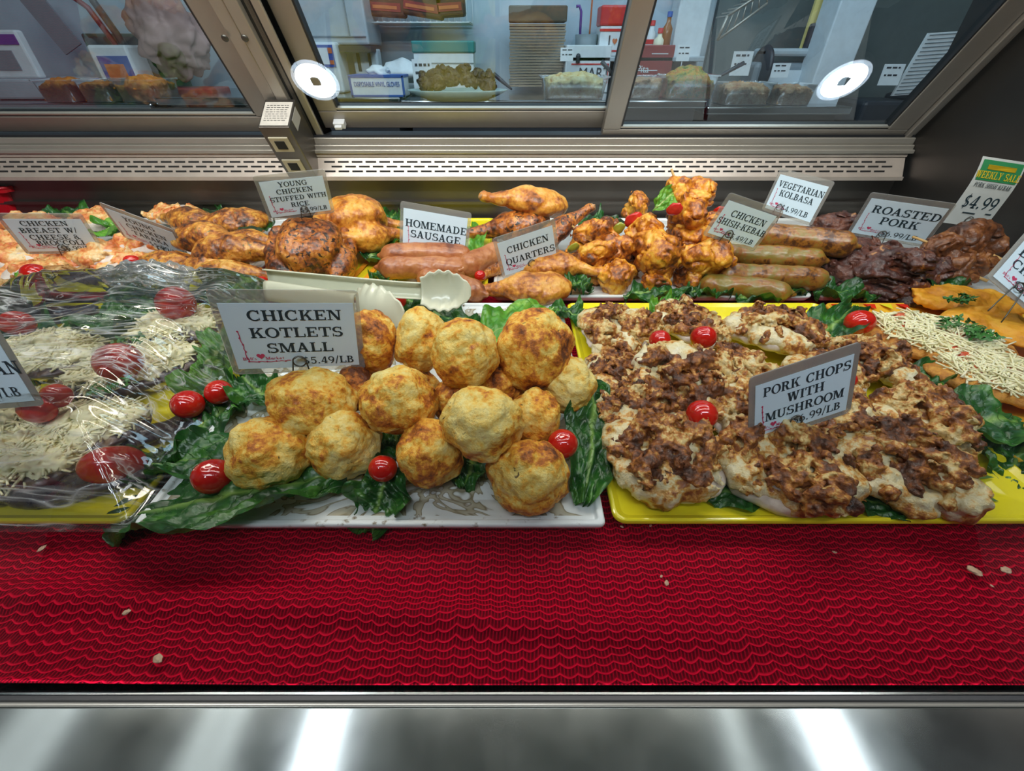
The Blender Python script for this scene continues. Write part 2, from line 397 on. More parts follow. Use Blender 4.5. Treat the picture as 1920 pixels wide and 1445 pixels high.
# red knitted mat that lines the case
t = NT('red_knit'); co = t.coord(False); sx = t.n('SeparateXYZ'); t.link(co, sx.inputs[0])
wob = t.noise(co, 14, 2); X = t.math('ADD', sx.outputs[0], t.math('MULTIPLY', wob, .010)); Y = t.math('ADD', sx.outputs[1], t.math('MULTIPLY', wob, .022))
row = t.math('ADD', t.math('MULTIPLY', Y, 165.0), t.math('MULTIPLY', t.math('ABSOLUTE', t.math('SINE', t.math('MULTIPLY', X, 235.0))), .42))
fr = t.math('FRACT', row); line = t.ramp(fr, [(0, (1, 1, 1)), (.10, (.8, .8, .8)), (.26, (.12, .12, .12)), (.90, (.0, .0, .0)), (1, (1, 1, 1))])
st = t.math('ADD', t.math('MULTIPLY', t.math('SINE', t.math('MULTIPLY', X, 2350.0)), .5), .5)
stc = t.math('MULTIPLY', t.math('POWER', st, 2.0), .42)
hh = t.math('MAXIMUM', line, stc); hn = t.math('MULTIPLY', hh, t.math('ADD', t.math('MULTIPLY', t.noise(co, 160, 3), .9), .5))
t.set(color=t.ramp(hn, [(0, (.075, .0, .006)), (.35, (.44, .0, .018)), (1, (.92, .004, .045))]), rough=.75, spec=.08); t.bump(hn, .6, .0015)
ni, nj = 90, 200; P = []
for i in range(ni):
    r_ = []
    for j in range(nj):
        x = XL + .01 + (XR - XL - .02) * j / (nj - 1); y = .1105 + (1.046) * (i / (ni - 1)) ** 1.4
        if x > .38 and i < 6: y = y + (x - .38) * .045 * max(0, 1 - i / 6)
        fo_ = max(0, min(1, (.222 - y) / .02)); z = .0015 + fo_ * (.0075 * max(0, math.sin(y * 88 + math.sin(x * 4) * .9 + x * 2.2 + .6)) ** 1.5) * (1 if x < .0 else max(.2, 1 - x * 3))
        r_.append((x, y, z))
    P.append(r_)
b = MB(); b.grid(P); mat_ = b.build('knit_mat', t.m, smooth=True); tag(mat_, 'red open-knit mat spread over the deck of the display case', 'mat')
sd = mat_.modifiers.new('thick', 'SOLIDIFY'); sd.thickness = .0012; sd.offset = 1

# ------------------------------------------------------------------ ceiling lamps of the shop
em = NT('lamp_white'); em.set(color=(1, 1, 1), emit=(.92, .97, 1.0), emits=7.0)
em2 = NT('lamp_dim'); em2.set(color=(1, 1, 1), emit=(.95, 1.0, .97), emits=1.8)
def strip(x, w_, m, lab, y0=.05, y1=2.2):
    r = root('ceiling_light', (x, (y0 + y1) / 2, CEIL), lab, 'ceiling light', 'strip lights over the deli counter')
    b = MB(); L = (y1 - y0) / 2; b.box((-w_ * .7, -L - .02, -.03), (w_ * .7, L + .02, 0)); b.build('housing', M['white_plastic'], r)
    b = MB(); b.box((-w_ / 2, -L, -.045), (w_ / 2, L, -.0302)); b.build('tube', m, r)
for x, w_, m, lab in ((-1.91, .045, em2.m, 'dim narrow strip light far left above the case'), (-1.78, .045, em2.m, 'second dim narrow strip light far left above the case'),
        (-1.19, .04, em2.m, 'dim narrow strip light left above the case'), (-1.09, .04, em2.m, 'second dim narrow strip light left above the case'),
        (-.73, .105, em.m, 'bright wide strip light left of the middle above the case'), (.86, .045, em2.m, 'thin strip light right of the middle above the case'),
        (1.22, .11, em.m, 'bright wide strip light right above the case'), (1.66, .04, em2.m, 'dim narrow strip light far right above the case'), (1.88, .06, em2.m, 'dim strip light farthest right above the case')):
    strip(x, w_, m, lab)
em3 = NT('ring_led'); em3.set(color=(1, 1, 1), emit=(.75, .88, 1.0), emits=85.0)
for px_, lab in ((592, 'round spot lamp left, mirrored bright in the glass'), (1582, 'round spot lamp right, mirrored bright in the glass')):
    v = ray(px_, 152); n = Vector((0, -math.cos(math.radians(25)), math.sin(math.radians(25)))); c0 = Vector((0, 0, CAM_Z))
    tt = (Vector((0, .108, -.004)) - c0).dot(n) / v.dot(n); p = c0 + v * tt; r_ = v - 2 * v.dot(n) * n
    q = p + r_ * ((CEIL - .03 - p.z) / r_.z)
    r = root('spot_lamp', (q.x, q.y, CEIL), lab, 'spot lamp', 'round spot lamps over the aisle')
    b = MB(); b.lathe([(0, -.001), (.10, -.001), (.10, -.02), (.09, -.03)], 28); b.build('housing', M['white_plastic'], r, True)
    b = MB(); b.lathe([(.020, -.031), (.076, -.031)], 28); b.build('led_ring', em3.m, r)
    b = MB(); b.box((-.016, -.016, -.034), (.016, .016, -.03)); b.build('sensor', M['black'], r)
# ------------------------------------------------------------------ slab-serif lettering, drawn stroke by stroke
TV, TH_, SF = .19, .095, .08
def _V(x, a=0, b=1, w=TV): return [[(x, a), (x + w, a), (x + w, b), (x, b)]]
def _H(a, b, y, h=TH_): return [[(a, y), (b, y), (b, y + h), (a, y + h)]]
def _D(x0, y0, x1, y1, w=TV): return [[(x0, y0), (x0 + w, y0), (x1 + w, y1), (x1, y1)]]
def _S(x, y, l): return [[(x, y), (x + l, y), (x + l, y + SF), (x, y + SF)]]
def _A(cx, cy, rx, ry, a0, a1, tx=TV, ty=TH_, n=14):
    r = []
    for i in range(n):
        p, q = math.radians(a0 + (a1 - a0) * i / n), math.radians(a0 + (a1 - a0) * (i + 1) / n)
        r.append([(cx + rx * math.cos(p), cy + ry * math.sin(p)), (cx + rx * math.cos(q), cy + ry * math.sin(q)),
                  (cx + (rx - tx) * math.cos(q), cy + (ry - ty) * math.sin(q)), (cx + (rx - tx) * math.cos(p), cy + (ry - ty) * math.sin(p))])
    return r
def _st(x): return _V(x) + _S(x - .09, 0, TV + .18) + _S(x - .09, 1 - SF, TV + .18)
GL = {
 'A': (_D(.08,0,.40,1,.11)+_D(.62,0,.34,1,.2)+_H(.2,.68,.28)+_S(0,0,.3)+_S(.52,0,.4), .94),
 'B': (_st(.12)+_A(.42,.755,.30,.245,-90,90)+_H(.2,.44,.905)+_H(.2,.46,.47)+_A(.45,.27,.34,.27,-90,90)+_H(.2,.46,0), .86),
 'C': (_A(.47,.5,.45,.52,48,312)+_V(.70,.66,1.0,.09)+_V(.72,.06,.28,.06), .9),
 'D': (_st(.12)+_A(.42,.5,.46,.5,-90,90)+_H(.2,.44,0)+_H(.2,.44,.905), .96),
 'E': (_st(.12)+_H(.2,.72,0)+_H(.2,.7,.905)+_H(.25,.52,.46)+_V(.70,0,.28,.09)+_V(.68,.74,1,.09)+_V(.5,.36,.64,.08), .86),
 'F': (_st(.12)+_H(.2,.72,.905)+_H(.25,.52,.46)+_V(.69,.72,1,.09)+_V(.5,.36,.64,.08), .83),
 'G': (_A(.47,.5,.45,.52,48,330)+_V(.70,.66,1.0,.09)+_V(.68,.02,.42,.16)+_S(.54,.38,.42), 1.0),
 'H': (_st(.12)+_st(.66)+_H(.25,.7,.46), 1.0),
 'I': (_st(.12), .44),
 'K': (_st(.12)+_D(.3,.42,.66,.95,.12)+_D(.66,0,.40,.58,.2)+_S(.56,0,.42)+_S(.55,1-SF,.36), .98),
 'L': (_st(.12)+_H(.2,.72,0)+_V(.70,0,.34,.09), .82),
 'M': (_V(.12,0,1,.1)+_V(.84,0,1,TV)+_D(.50,.02,.14,1,.2)+_D(.52,.02,.84,1,.1)+_S(.0,0,.34)+_S(.0,1-SF,.28)+_S(.75,0,.38)+_S(.86,1-SF,.27), 1.16),
 'N': (_V(.14,0,1,.1)+_V(.76,0,1,.1)+_D(.68,0,.12,1,.22)+_S(.0,0,.36)+_S(0,1-SF,.3)+_S(.62,1-SF,.36), 1.0),
 'O': (_A(.47,.5,.46,.52,0,360,n=28), .94),
 'P': (_st(.12)+_A(.44,.72,.33,.28,-90,90)+_H(.2,.46,.905)+_H(.2,.46,.44), .82),
 'Q': (_A(.47,.5,.46,.52,0,360,n=28)+_D(.62,-.2,.42,.12,.16), .94),
 'R': (_st(.12)+_A(.44,.74,.32,.26,-90,90)+_H(.2,.46,.905)+_H(.2,.46,.48)+_D(.62,0,.42,.5,.19)+_S(.6,0,.36), .94),
 'S': (_A(.40,.73,.33,.29,40,270,.17,.1)+_A(.42,.27,.36,.29,-140,90,.18,.1)+_V(.62,.70,1.0,.08)+_V(.06,0,.3,.08), .8),
 'T': (_V(.34)+_S(.2,0,.47)+_H(.02,.86,.905)+_V(.02,.68,1,.09)+_V(.78,.68,1,.09), .88),
 'U': (_V(.12,.3,1)+_V(.72,.3,1,.1)+_A(.47,.32,.35,.34,180,360)+_S(.02,1-SF,.38)+_S(.6,1-SF,.34), .96),
 'V': (_D(.34,0,.08,1,.2)+_D(.40,0,.72,1,.1)+_S(0,1-SF,.38)+_S(.6,1-SF,.32), .92),
 'W': (_D(.26,0,.06,1,.19)+_D(.32,0,.50,1,.1)+_D(.72,0,.48,1,.19)+_D(.78,0,1.0,1,.1)+_S(0,1-SF,.34)+_S(.88,1-SF,.3)+_S(.42,1-SF,.3), 1.2),
 'Y': (_V(.36,0,.48)+_D(.36,.44,.08,1,.2)+_D(.42,.44,.72,1,.11)+_S(.22,0,.47)+_S(0,1-SF,.38)+_S(.6,1-SF,.32), .92),
 '/': (_D(.02,-.1,.34,1.1,.1), .5), '.': (_V(.1,0,.17,.17), .4), '-': (_H(.05,.4,.36,.12), .45), "'": (_V(.1,.7,1,.1), .3),
 '$': (_A(.36,.72,.28,.26,40,270,.15,.1)+_A(.36,.28,.30,.26,-140,90,.15,.1)+_V(.32,-.12,1.12,.06), .76),
 '0': (_A(.36,.5,.33,.52,0,360,.16,n=24), .74),
 '1': (_V(.28)+_S(.12,0,.5)+_D(.1,.74,.3,.94,.14), .72),
 '2': (_A(.36,.70,.32,.31,-20,170,.16)+_D(.04,.05,.5,.58,.16)+_H(.05,.7,0,.14), .76),
 '3': (_A(.34,.74,.28,.28,-90,150,.15)+_A(.34,.28,.32,.29,-150,90,.16), .74),
 '4': (_V(.42,0,1,.17)+_H(.02,.74,.24)+_D(.03,.26,.40,1,.1)+_S(.3,0,.4), .78),
 '5': (_A(.34,.33,.34,.34,-150,120,.16)+_H(.12,.66,.86,.14)+_V(.12,.5,1,.09), .76),
 '6': (_A(.37,.32,.34,.33,0,360,.15,n=24)+_A(.52,.42,.48,.60,100,190,.15), .76),
 '7': (_H(.06,.7,.86,.14)+_D(.2,0,.56,.9,.17)+_V(.06,.7,1,.09), .74),
 '8': (_A(.37,.75,.28,.27,0,360,.14,n=22)+_A(.37,.27,.33,.28,0,360,.15,n=22), .76),
 '9': (_A(.37,.68,.34,.33,0,360,.15,n=24)+_A(.22,.58,.48,.60,-80,10,.15), .76),
 '&': (_A(.36,.76,.22,.25,0,360,.12,n=18)+_A(.36,.28,.32,.3,0,360,.14,n=20)+_D(.7,0,.3,.6,.18), .96),
 'a': (_A(.3,.3,.27,.31,0,360,.14,n=16)+_V(.46,0,.6,.13), .66), 'e': (_A(.32,.3,.28,.31,0,320,.14,n=16)+_H(.08,.58,.27,.08), .66),
 'l': (_V(.1,0,1,.14), .32), 'r': (_V(.1,0,.6,.14)+_A(.36,.36,.22,.26,30,180,.1), .5), 's': (_A(.24,.44,.2,.18,40,270,.1)+_A(.24,.16,.2,.18,-140,90,.1), .5),
 'k': (_V(.1,0,1,.14)+_D(.2,.25,.46,.6,.1)+_D(.48,0,.28,.34,.12), .66), 't': (_V(.16,0,.85,.14)+_H(.02,.42,.55,.08), .46), ' ': ([], .5)}
def text_width(s, sp=0.02): return sum(GL[c][1] + sp for c in s)
def letter(mb, s, cx, z, h, y, stretch=1.0, align='c', shear=0.0, m=0, rise=0.0):
    wd = text_width(s) * h * stretch; x = cx - wd / 2 if align == 'c' else (cx - wd if align == 'r' else cx); x00 = x
    for ch in s:
        g, adv = GL[ch]
        for q in g:
            mb.add([(x + (u * stretch + v * shear) * h, y, z + v * h + (x - x00) * rise) for u, v in q], [tuple(range(len(q)))], m)
        x += (adv + .02) * h * stretch
def blender_text(name, s, size, loc, rot, mat, parent=None, sx=1.0, extrude=.0004):
    cu = bpy.data.curves.new(name, 'FONT'); cu.body = s; cu.size = size; cu.align_x = 'CENTER'; cu.align_y = 'CENTER'; cu.extrude = extrude
    t = bpy.data.objects.new(name, cu); COL.objects.link(t)
    me = bpy.data.meshes.new_from_object(t.evaluated_get(bpy.context.evaluated_depsgraph_get()))
    bpy.data.objects.remove(t); me.materials.clear(); me.materials.append(mat)
    o = bpy.data.objects.new(name, me); COL.objects.link(o); o.location = loc; o.rotation_euler = rot; o.scale = (sx, 1, 1)
    if parent: o.parent = parent
    return o

M['paper'] = plain('card_paper', (.70, .86, .97), .45, 0, .02, 40)
M['ink'] = plain('card_ink', (.012, .035, .05), .5)
M['pink'] = plain('vine_pink', (.62, .05, .14), .5)
lam = glass_mat('laminate', (.86, .85, .80), 1.3, .12, haze=.20); M['laminate'] = lam.m

def rounded(x0, x1, z0, z1, r, y, n=5):
    P = []
    for cx, cz, a in ((x1 - r, z1 - r, 0), (x0 + r, z1 - r, 90), (x0 + r, z0 + r, 180), (x1 - r, z0 + r, 270)):
        for i in range(n + 1): P.append((cx + r * math.cos(math.radians(a + 90 * i / n)), y, cz + r * math.sin(math.radians(a + 90 * i / n))))
    return P
def plate(mb, P, t):
    k = len(P); Q = [(x, y + t, z) for x, y, z in P]
    mb.add(P + Q, [tuple(range(k)), tuple(range(2*k-1, k-1, -1))] + [(i, k + i, k + (i+1) % k, (i+1) % k) for i in range(k)])
def price_card(loc, eul, w_, h_, lines, label, clip=.5, mar=(.006, .011, .006), emblem=True, prong=.03, clip_h=.010, hide_text=False):
    r = root('price_card', loc, label, 'price card', 'price cards stuck in the food', eul)
    b = MB(); plate(b, rounded(-w_/2 - mar[0], w_/2 + mar[0], -mar[2], h_ + mar[1], .005, -.0004), .0012); b.build('laminate_sleeve', M['laminate'], r)
    b = MB(); b.box((-w_/2, -.0008, 0), (w_/2, -.0005, h_)); pp = b.build('paper', M['paper'], r)
    b = MB()
    for s, cx, cz, hh, *o in lines: letter(b, s, (cx - .5) * w_, cz * h_, hh * h_, -.00115, *o)
    b.build('lettering', M['ink'], pp)
    if emblem:
        b = MB(); y = -.00115; a, c = w_, h_; rg = random.Random(int(w_ * 1e5))
        for p, q in (((-.42, .60), (-.40, .12)), ((-.40, .12), (-.07, .12))):
            pts = [Vector(((p[0] + (q[0]-p[0]) * i / 14) * a + rg.uniform(-1, 1) * .0007, y, (p[1] + (q[1]-p[1]) * i / 14) * c + rg.uniform(-1, 1) * .0007)) for i in range(15)]
            for u, v in zip(pts, pts[1:]):
                d = (v - u).normalized() * .0004; n = Vector((-d.z, 0, d.x)); b.add([u - n, v - n, v + n, u + n], [(0, 1, 2, 3)])
            for u in pts[::3]: b.add([u + Vector((dx * .0012, 0, dz * .0012)) for dx, dz in ((-1, 0), (0, -1), (1, 0), (0, 1))], [(0, 1, 2, 3)])
        hx, hz, k = -.30 * a, .21 * c, .045 * c
        P = []
        for i in range(26):
            t_ = 2 * math.pi * i / 26; P.append((hx + k * 1.1 * math.sin(t_) ** 3, y, hz + k * (.8125 * math.cos(t_) - .3125 * math.cos(2*t_) - .125 * math.cos(3*t_) - .0625 * math.cos(4*t_)) * 1.1))
        b.add(P, [tuple(range(26))])
        letter(b, "Bell's", -.335 * a, .15 * c, .045 * c, y, 1.2, 'r'); letter(b, "Market", -.27 * a, .15 * c, .045 * c, y, 1.2, 'l')
        b.build('heart_and_vine_print', M['pink'], pp)
    if clip is not None:
        b = MB(); cx = (clip - .5) * w_; R = .0062; y = -.003
        b.tube([(cx + R * math.cos(a), y - .0006 * i / 6, clip_h + R * math.sin(a)) for i, a in enumerate([math.pi * 2 * j / 20 for j in range(21)])], .0008, 6)
        for sgn in (-1, 1):
            b.tube([(cx, y - .0015, clip_h + R + .001), (cx + sgn * R * .9, y - .0012, clip_h + R * .55), (cx + sgn * R * 1.15, y - .001, clip_h - .006), (cx + sgn * R * 1.7, y - .001, clip_h - .012 - prong * .6), (cx + sgn * R * 1.9, y - .001, -prong)], .0008, 6)
        b.build('wire_clip', M['wire'], r, True)
    return r
price_card((-.227, .375, .098), (.075, .131, .262), .118, .078, [('CHICKEN', .54, .755, .15, 1.17), ('KOTLETS', .53, .50, .15, 1.17), ('SMALL', .53, .26, .15, 1.17), ('$5.49/LB', .96, .055, .115, .98, 'r')],
    'laminated price card reading CHICKEN KOTLETS SMALL stuck in the front dumplings', clip=.50, mar=(.006, .014, .007))
price_card((-.381, .802, .134), (.336, -.012, .431), .1003, .0663, [('YOUNG', .5, .82, .13, 1.1), ('CHICKEN', .5, .63, .13, 1.1), ('STUFFED WITH', .53, .43, .13, 1.03), ('RICE', .52, .24, .13, 1.1), ('$5.99/LB', .95, .055, .12, .98, 'r')],
    'price card reading YOUNG CHICKEN STUFFED WITH RICE above the roast chickens', clip=.56)
price_card((-.153, .811, .054), (-.067, .165, .003), .118, .078, [('HOMEMADE', .52, .60, .17, 1.08), ('SAUSAGE', .52, .36, .17, 1.12), ('$5.49', .62, .06, .11, 1.1), ('/LB', .86, .06, .13, 1.1)],
    'price card reading HOMEMADE SAUSAGE propped over the pale sausages', clip=.58)
price_card((.035, .752, .054), (.152, -.244, .214), .100, .0667, [('CHICKEN', .52, .62, .19, .98), ('QUARTERS', .53, .28, .19, .98), ('$2.99/LB', .93, .04, .13, .98, 'r')],
    'price card reading CHICKEN QUARTERS leaning to the left over chicken legs', clip=.52)
price_card((.602, .967, .084), (-.143, .043, -1.032), .106, .07, [('VEGETARIAN', .53, .68, .17, .93), ('KOLBASA', .52, .44, .17, 1.0), ('$4.99/LB', .9, .08, .15, .98, 'r')],
    'price card reading VEGETARIAN KOLBASA turned sideways above the green sausages', clip=.3)
price_card((.376, .733, .110), (.15, .281, -.036), .088, .058, [('CHICKEN', .55, .63, .18, .98), ('SHISH-KEBAB', .53, .36, .18, .93), ('$5.49/LB', .93, .05, .15, .98, 'r')],
    'greenish price card reading CHICKEN SHISH-KEBAB in front of the kebabs', clip=.38)
price_card((.76, .869, .067), (.308, .034, -.5), .121, .0765, [('ROASTED', .55, .64, .2, 1.12), ('PORK', .55, .36, .2, 1.12), ('$6.99/LB', .9, .06, .14, .98, 'r')],
    'price card reading ROASTED PORK standing in the dark roast', clip=.42)
price_card((.291, .316, .068), (-.184, -.226, .218), .0993, .065, [('PORK CHOPS', .53, .76, .16, .98), ('WITH', .53, .53, .16, 1.05), ('MUSHROOM', .53, .29, .16, 1.0), ('$6.99/LB', .93, .07, .14, .98, 'r')],
    'price card reading PORK CHOPS WITH MUSHROOM tilted among the chops', clip=.42, prong=.02)
price_card((-.858, .806, .064), (.347, .116, .386), .106, .07, [('CHICKEN', .48, .80, .15, 1.0), ('BREAST W/', .48, .59, .15, 1.0), ('CHEESE &', .5, .38, .15, 1.0), ('BROCCOLI', .52, .2, .15, .95), ('$5.99/LB', .95, .03, .13, .98, 'r')],
    'price card reading CHICKEN BREAST W/ CHEESE & BROCCOLI at the far left', clip=.5)
price_card((-.715, .849, .053), (.438, .364, -.09), .118, .078, [('YOUNG', .45, .76, .15, 1.0), ('CHICKEN', .5, .53, .15, 1.0), ('TABAKA', .5, .31, .15, 1.0), ('$5.99/LB', .94, .08, .14, .98, 'r')],
    'price card reading YOUNG CHICKEN TABAKA turned away on the left', clip=.6)
price_card((.713, .536, .089), (-.839, .53, -.529), .118, .078, [('BREADED', .45, .60, .17, 1.1), ('CHICKEN', .45, .36, .17, 1.1), ('$4.49/LB', .8, .08, .15, .98, 'r')],
    'price card at the right edge on the orange schnitzel, cut by the frame', clip=.3, prong=.045)
price_card((-.532, .322, .089), (-.217, -.058, .05), .118, .078, [('EGGPLANT', .45, .70, .17, 1.0), ('PARMESAN', .62, .38, .17, 1.0), ('$6.99/LB', .93, .08, .13, .98, 'r')],
    'price card at the left edge over the wrapped eggplant, cut by the frame', clip=.4)
# tall curved sale card
r = root('sale_card', (.903, .869, .092), 'tall curved card headed WEEKLY SALE for pork shish kebab by the end wall', 'price card', 'price cards stuck in the food', (-.03, .12, -.03))
W_, H_ = .088, .117
def bend(x, z): return (x, -.0002 - .05 * max(0, z - .055) ** 1.0 * 0 + .012 * max(0, (z - .06) / .057) ** 2, z)
def strip_card(name, x0, x1, z0, z1, mat, parent, dy=0):
    P = [[(x0 + (x1 - x0) * j, bend(0, z0 + (z1 - z0) * i / 10)[1] - dy, z0 + (z1 - z0) * i / 10) for j in (0, 1)] for i in range(11)]
    q = MB(); q.grid(P); return q.build(name, mat, parent)
M['sale_green'] = plain('sale_green', (.03, .26, .09), .5); M['sale_yellow'] = plain('sale_yellow', (.85, .60, .02), .5); M['paper_dim'] = plain('sale_paper', (.62, .66, .64), .5)
cd = strip_card('card_sheet', -W_/2, W_/2, 0, H_, M['paper_dim'], r); so = cd.modifiers.new('t', 'SOLIDIFY'); so.thickness = .0006
gr = strip_card('green_header', -W_/2 + .004, W_/2 - .004, .080, .113, M['sale_green'], cd, .0008)
q = MB(); 
for pz, ph, sx, s in ((.0838, .0115, 1.02, 'WEEKLY SALE'),):
    letter(q, s, 0, pz, ph, 0, .78)
q.box((-.028, 0, .0985), (.028, .0002, .106))
q.v = [(x, bend(0, z)[1] - .0016, z) for x, y, z in q.v]; q.build('sale_lettering', M['sale_yellow'], cd)
q = MB(); letter(q, 'PORK SHISH KEBAB', 0, .069, .0075, -.0012, .72); letter(q, '$4.99', .0, .032, .022, -.0012, .9); q.box((-.022, -.0014, .022), (.004, -.0012, .024)); q.box((.024, -.0014, .024), (.036, -.0012, .026)); q.build('price_lettering', M['ink'], cd)
q = MB(); q.tube([(.0075 * math.cos(a), -.003, .010 + .0075 * math.sin(a)) for a in [math.pi * j / 10 for j in range(21)]], .0008, 6)
for sg in (-1, 1): q.tube([(sg * .004, -.003, .017), (sg * .009, -.003, .0), (sg * .013, -.003, -.03)], .0008, 6)
q.build('wire_clip', M['wire'], r, True)
# ------------------------------------------------------------------ platters
def ring(x0, x1, y0, y1, ins, z, r, n=5):
    x0 += ins; x1 -= ins; y0 += ins; y1 -= ins; r = max(.002, r - ins * .5); P = []
    for cx, cy, a in ((x1-r, y1-r, 0), (x0+r, y1-r, 90), (x0+r, y0+r, 180), (x1-r, y0+r, 270)):
        for i in range(n + 1): P.append((cx + r * math.cos(math.radians(a + 90*i/n)), cy + r * math.sin(math.radians(a + 90*i/n)), z))
    return P
def platter(name, x0, x1, y0, y1, prof, mat, label, r=.012, z0=.0045, cat='platter'):
    cx, cy = (x0 + x1) / 2, (y0 + y1) / 2; b = MB(); rings = [ring(x0-cx, x1-cx, y0-cy, y1-cy, i, z, r) for i, z in prof]; k = len(rings[0])
    b.add([p for q in rings for p in q], [(a*k+i, a*k+(i+1) % k, (a+1)*k+(i+1) % k, (a+1)*k+i) for a in range(len(rings)-1) for i in range(k)])
    b.add(rings[-1], [tuple(range(k))]); b.add(rings[0], [tuple(range(k))[::-1]])
    o = b.build(name, mat, smooth=False, loc=(cx, cy, z0)); bevel(o, .0015, 2); return tag(o, label, cat)
PROF = [(.020, 0), (.004, .010), (.0, .0175), (.001, .0205), (.0065, .0205), (.0085, .0165), (.030, .0125), (.036, .0105)]
PROFY = [(.022, 0), (.006, .010), (.0, .0165), (.001, .0205), (.004, .0205), (.010, .0165), (.034, .0120), (.04, .0105)]
def glaze(name, a, b_, sc=8, rough=.16):
    t = NT(name); co = t.coord(False); t.set(color=t.mixc(t.noise(co, sc, 4, .6, 1.5), a, b_), rough=rough, coat=.5, coatr=.08); return t.m
t = NT('carved_white'); co = t.coord(False)
sw = t.noise(co, 16, 1.5, .4, 3.2); nz = t.noise(co, 90, 4); big = t.noise(co, 7, 3)
c1 = t.ramp(sw, [(.40, (.80, .84, .84)), (.47, (.76, .80, .79)), (.49, (.22, .18, .10)), (.52, (.46, .42, .30)), (.60, (.52, .50, .40)), (.62, (.25, .2, .12)), (.64, (.80, .84, .84))])
c2 = t.mixc(t.ramp(nz, [(.60, (0, 0, 0)), (.70, (1, 1, 1))]), (.80, .85, .86), (.22, .17, .10))
se = t.n('SeparateXYZ'); t.link(co, se.inputs[0]); d = t.math('MAXIMUM', t.math('ABSOLUTE', se.outputs[0]), t.math('ABSOLUTE', se.outputs[1]))
band = t.math('LESS_THAN', d, .206)
t.set(color=t.mixc(band, c2, c1), rough=.42); t.bump(sw, .5, .003); M['carved'] = t.m
M['yellow_glaze'] = glaze('yellow_glaze', (.80, .66, .012), (.93, .82, .03), 14)
M['white_glaze'] = glaze('white_glaze', (.70, .74, .74), (.8, .82, .8), 6)
M['orange_glaze'] = glaze('orange_glaze', (.85, .40, .02), (.90, .55, .05), 10)
platter('platter', -.80, -.357, .232, .668, PROFY, M['yellow_glaze'], 'yellow glazed square platter under the plastic film at the left')
platter('platter', -.348, .0865, .228, .668, PROF, M['carved'], 'distressed white platter with carved border under the round dumplings', .006)
fy = platter('platter', .094, .528, .232, .668, PROFY, M['yellow_glaze'], 'yellow glazed square platter under the pork chops')
fo = platter('platter', .536, .955, .27, .668, PROFY, M['orange_glaze'], 'orange platter with red and yellow border under the cheese-topped cutlets')
platter('platter', -1.16, -.505, .692, 1.145, PROF, M['white_glaze'], 'white platter at the back left under the flattened chickens')
fb = platter('platter', -.495, -.045, .692, 1.145, PROF, M['yellow_glaze'], 'yellow striped platter at the back under roast chickens and sausages')
platter('platter', -.035, .535, .692, 1.145, PROF, M['white_glaze'], 'long white platter at the back under chicken quarters and kebabs')
platter('platter', .545, .955, .692, 1.145, PROF, M['white_glaze'], 'white platter at the back right under the roasted pork')
# painted pattern on platters
M['olive'] = plain('olive_paint', (.10, .19, .05), .25, 0, .3, 60); M['red_paint'] = plain('red_paint', (.80, .03, .01), .25); M['yel_paint'] = plain('yellow_paint', (.92, .78, .03), .25)
M['orange_paint'] = plain('orange_paint', (.88, .33, .02), .25)
def decal(name, pts, mat, parent, z):
    b = MB(); c = parent.location; b.add([(p[0] - c.x, p[1] - c.y, z - c.z) for p in pts], [tuple(range(len(pts)))]); return b.build(name, mat, parent)
def leaf_pts(p, q, w_, n=9):
    p, q = Vector(p[:2]), Vector(q[:2]); d = q - p; nn = Vector((-d.y, d.x)).normalized(); U = []; L = []
    for i in range(n + 1):
        u = i / n; a = math.sin(math.pi * u) ** .8 * w_; m = p + d * u + nn * .25 * w_ * math.sin(math.pi * u); U.append(m + nn * a); L.append(m - nn * a)
    return U + L[::-1][1:-1]
zz = .0172
for a, b_, w_ in (((1755, 888), (1862, 897), .0055), ((1785, 917), (1870, 942), .0055), ((1600, 948), (1650, 940), .004)):
    decal('painted_leaf', leaf_pts(at(*a, zz), at(*b_, zz), w_), M['olive'], fy, .0192)
for i in range(9):
    x = .545 + i * .028; y = .652
    decal('painted_triangle', [(x, y + .012), (x + .012, y - .008), (x + .022, y + .012)], M['red_paint'] if i % 2 == 0 else M['yel_paint'], fo, .0245)
for i, (p, q) in enumerate((((660, 522), (722, 455)), ((686, 522), (745, 452)), ((706, 522), (760, 462)))):
    u, v = at(*p, .019), at(*q, .019)
    decal('painted_stripe', [(u.x - .006, u.y), (u.x + .004, u.y), (v.x + .006, v.y), (v.x - .006, v.y)], M['orange_paint'], fb, .0185)

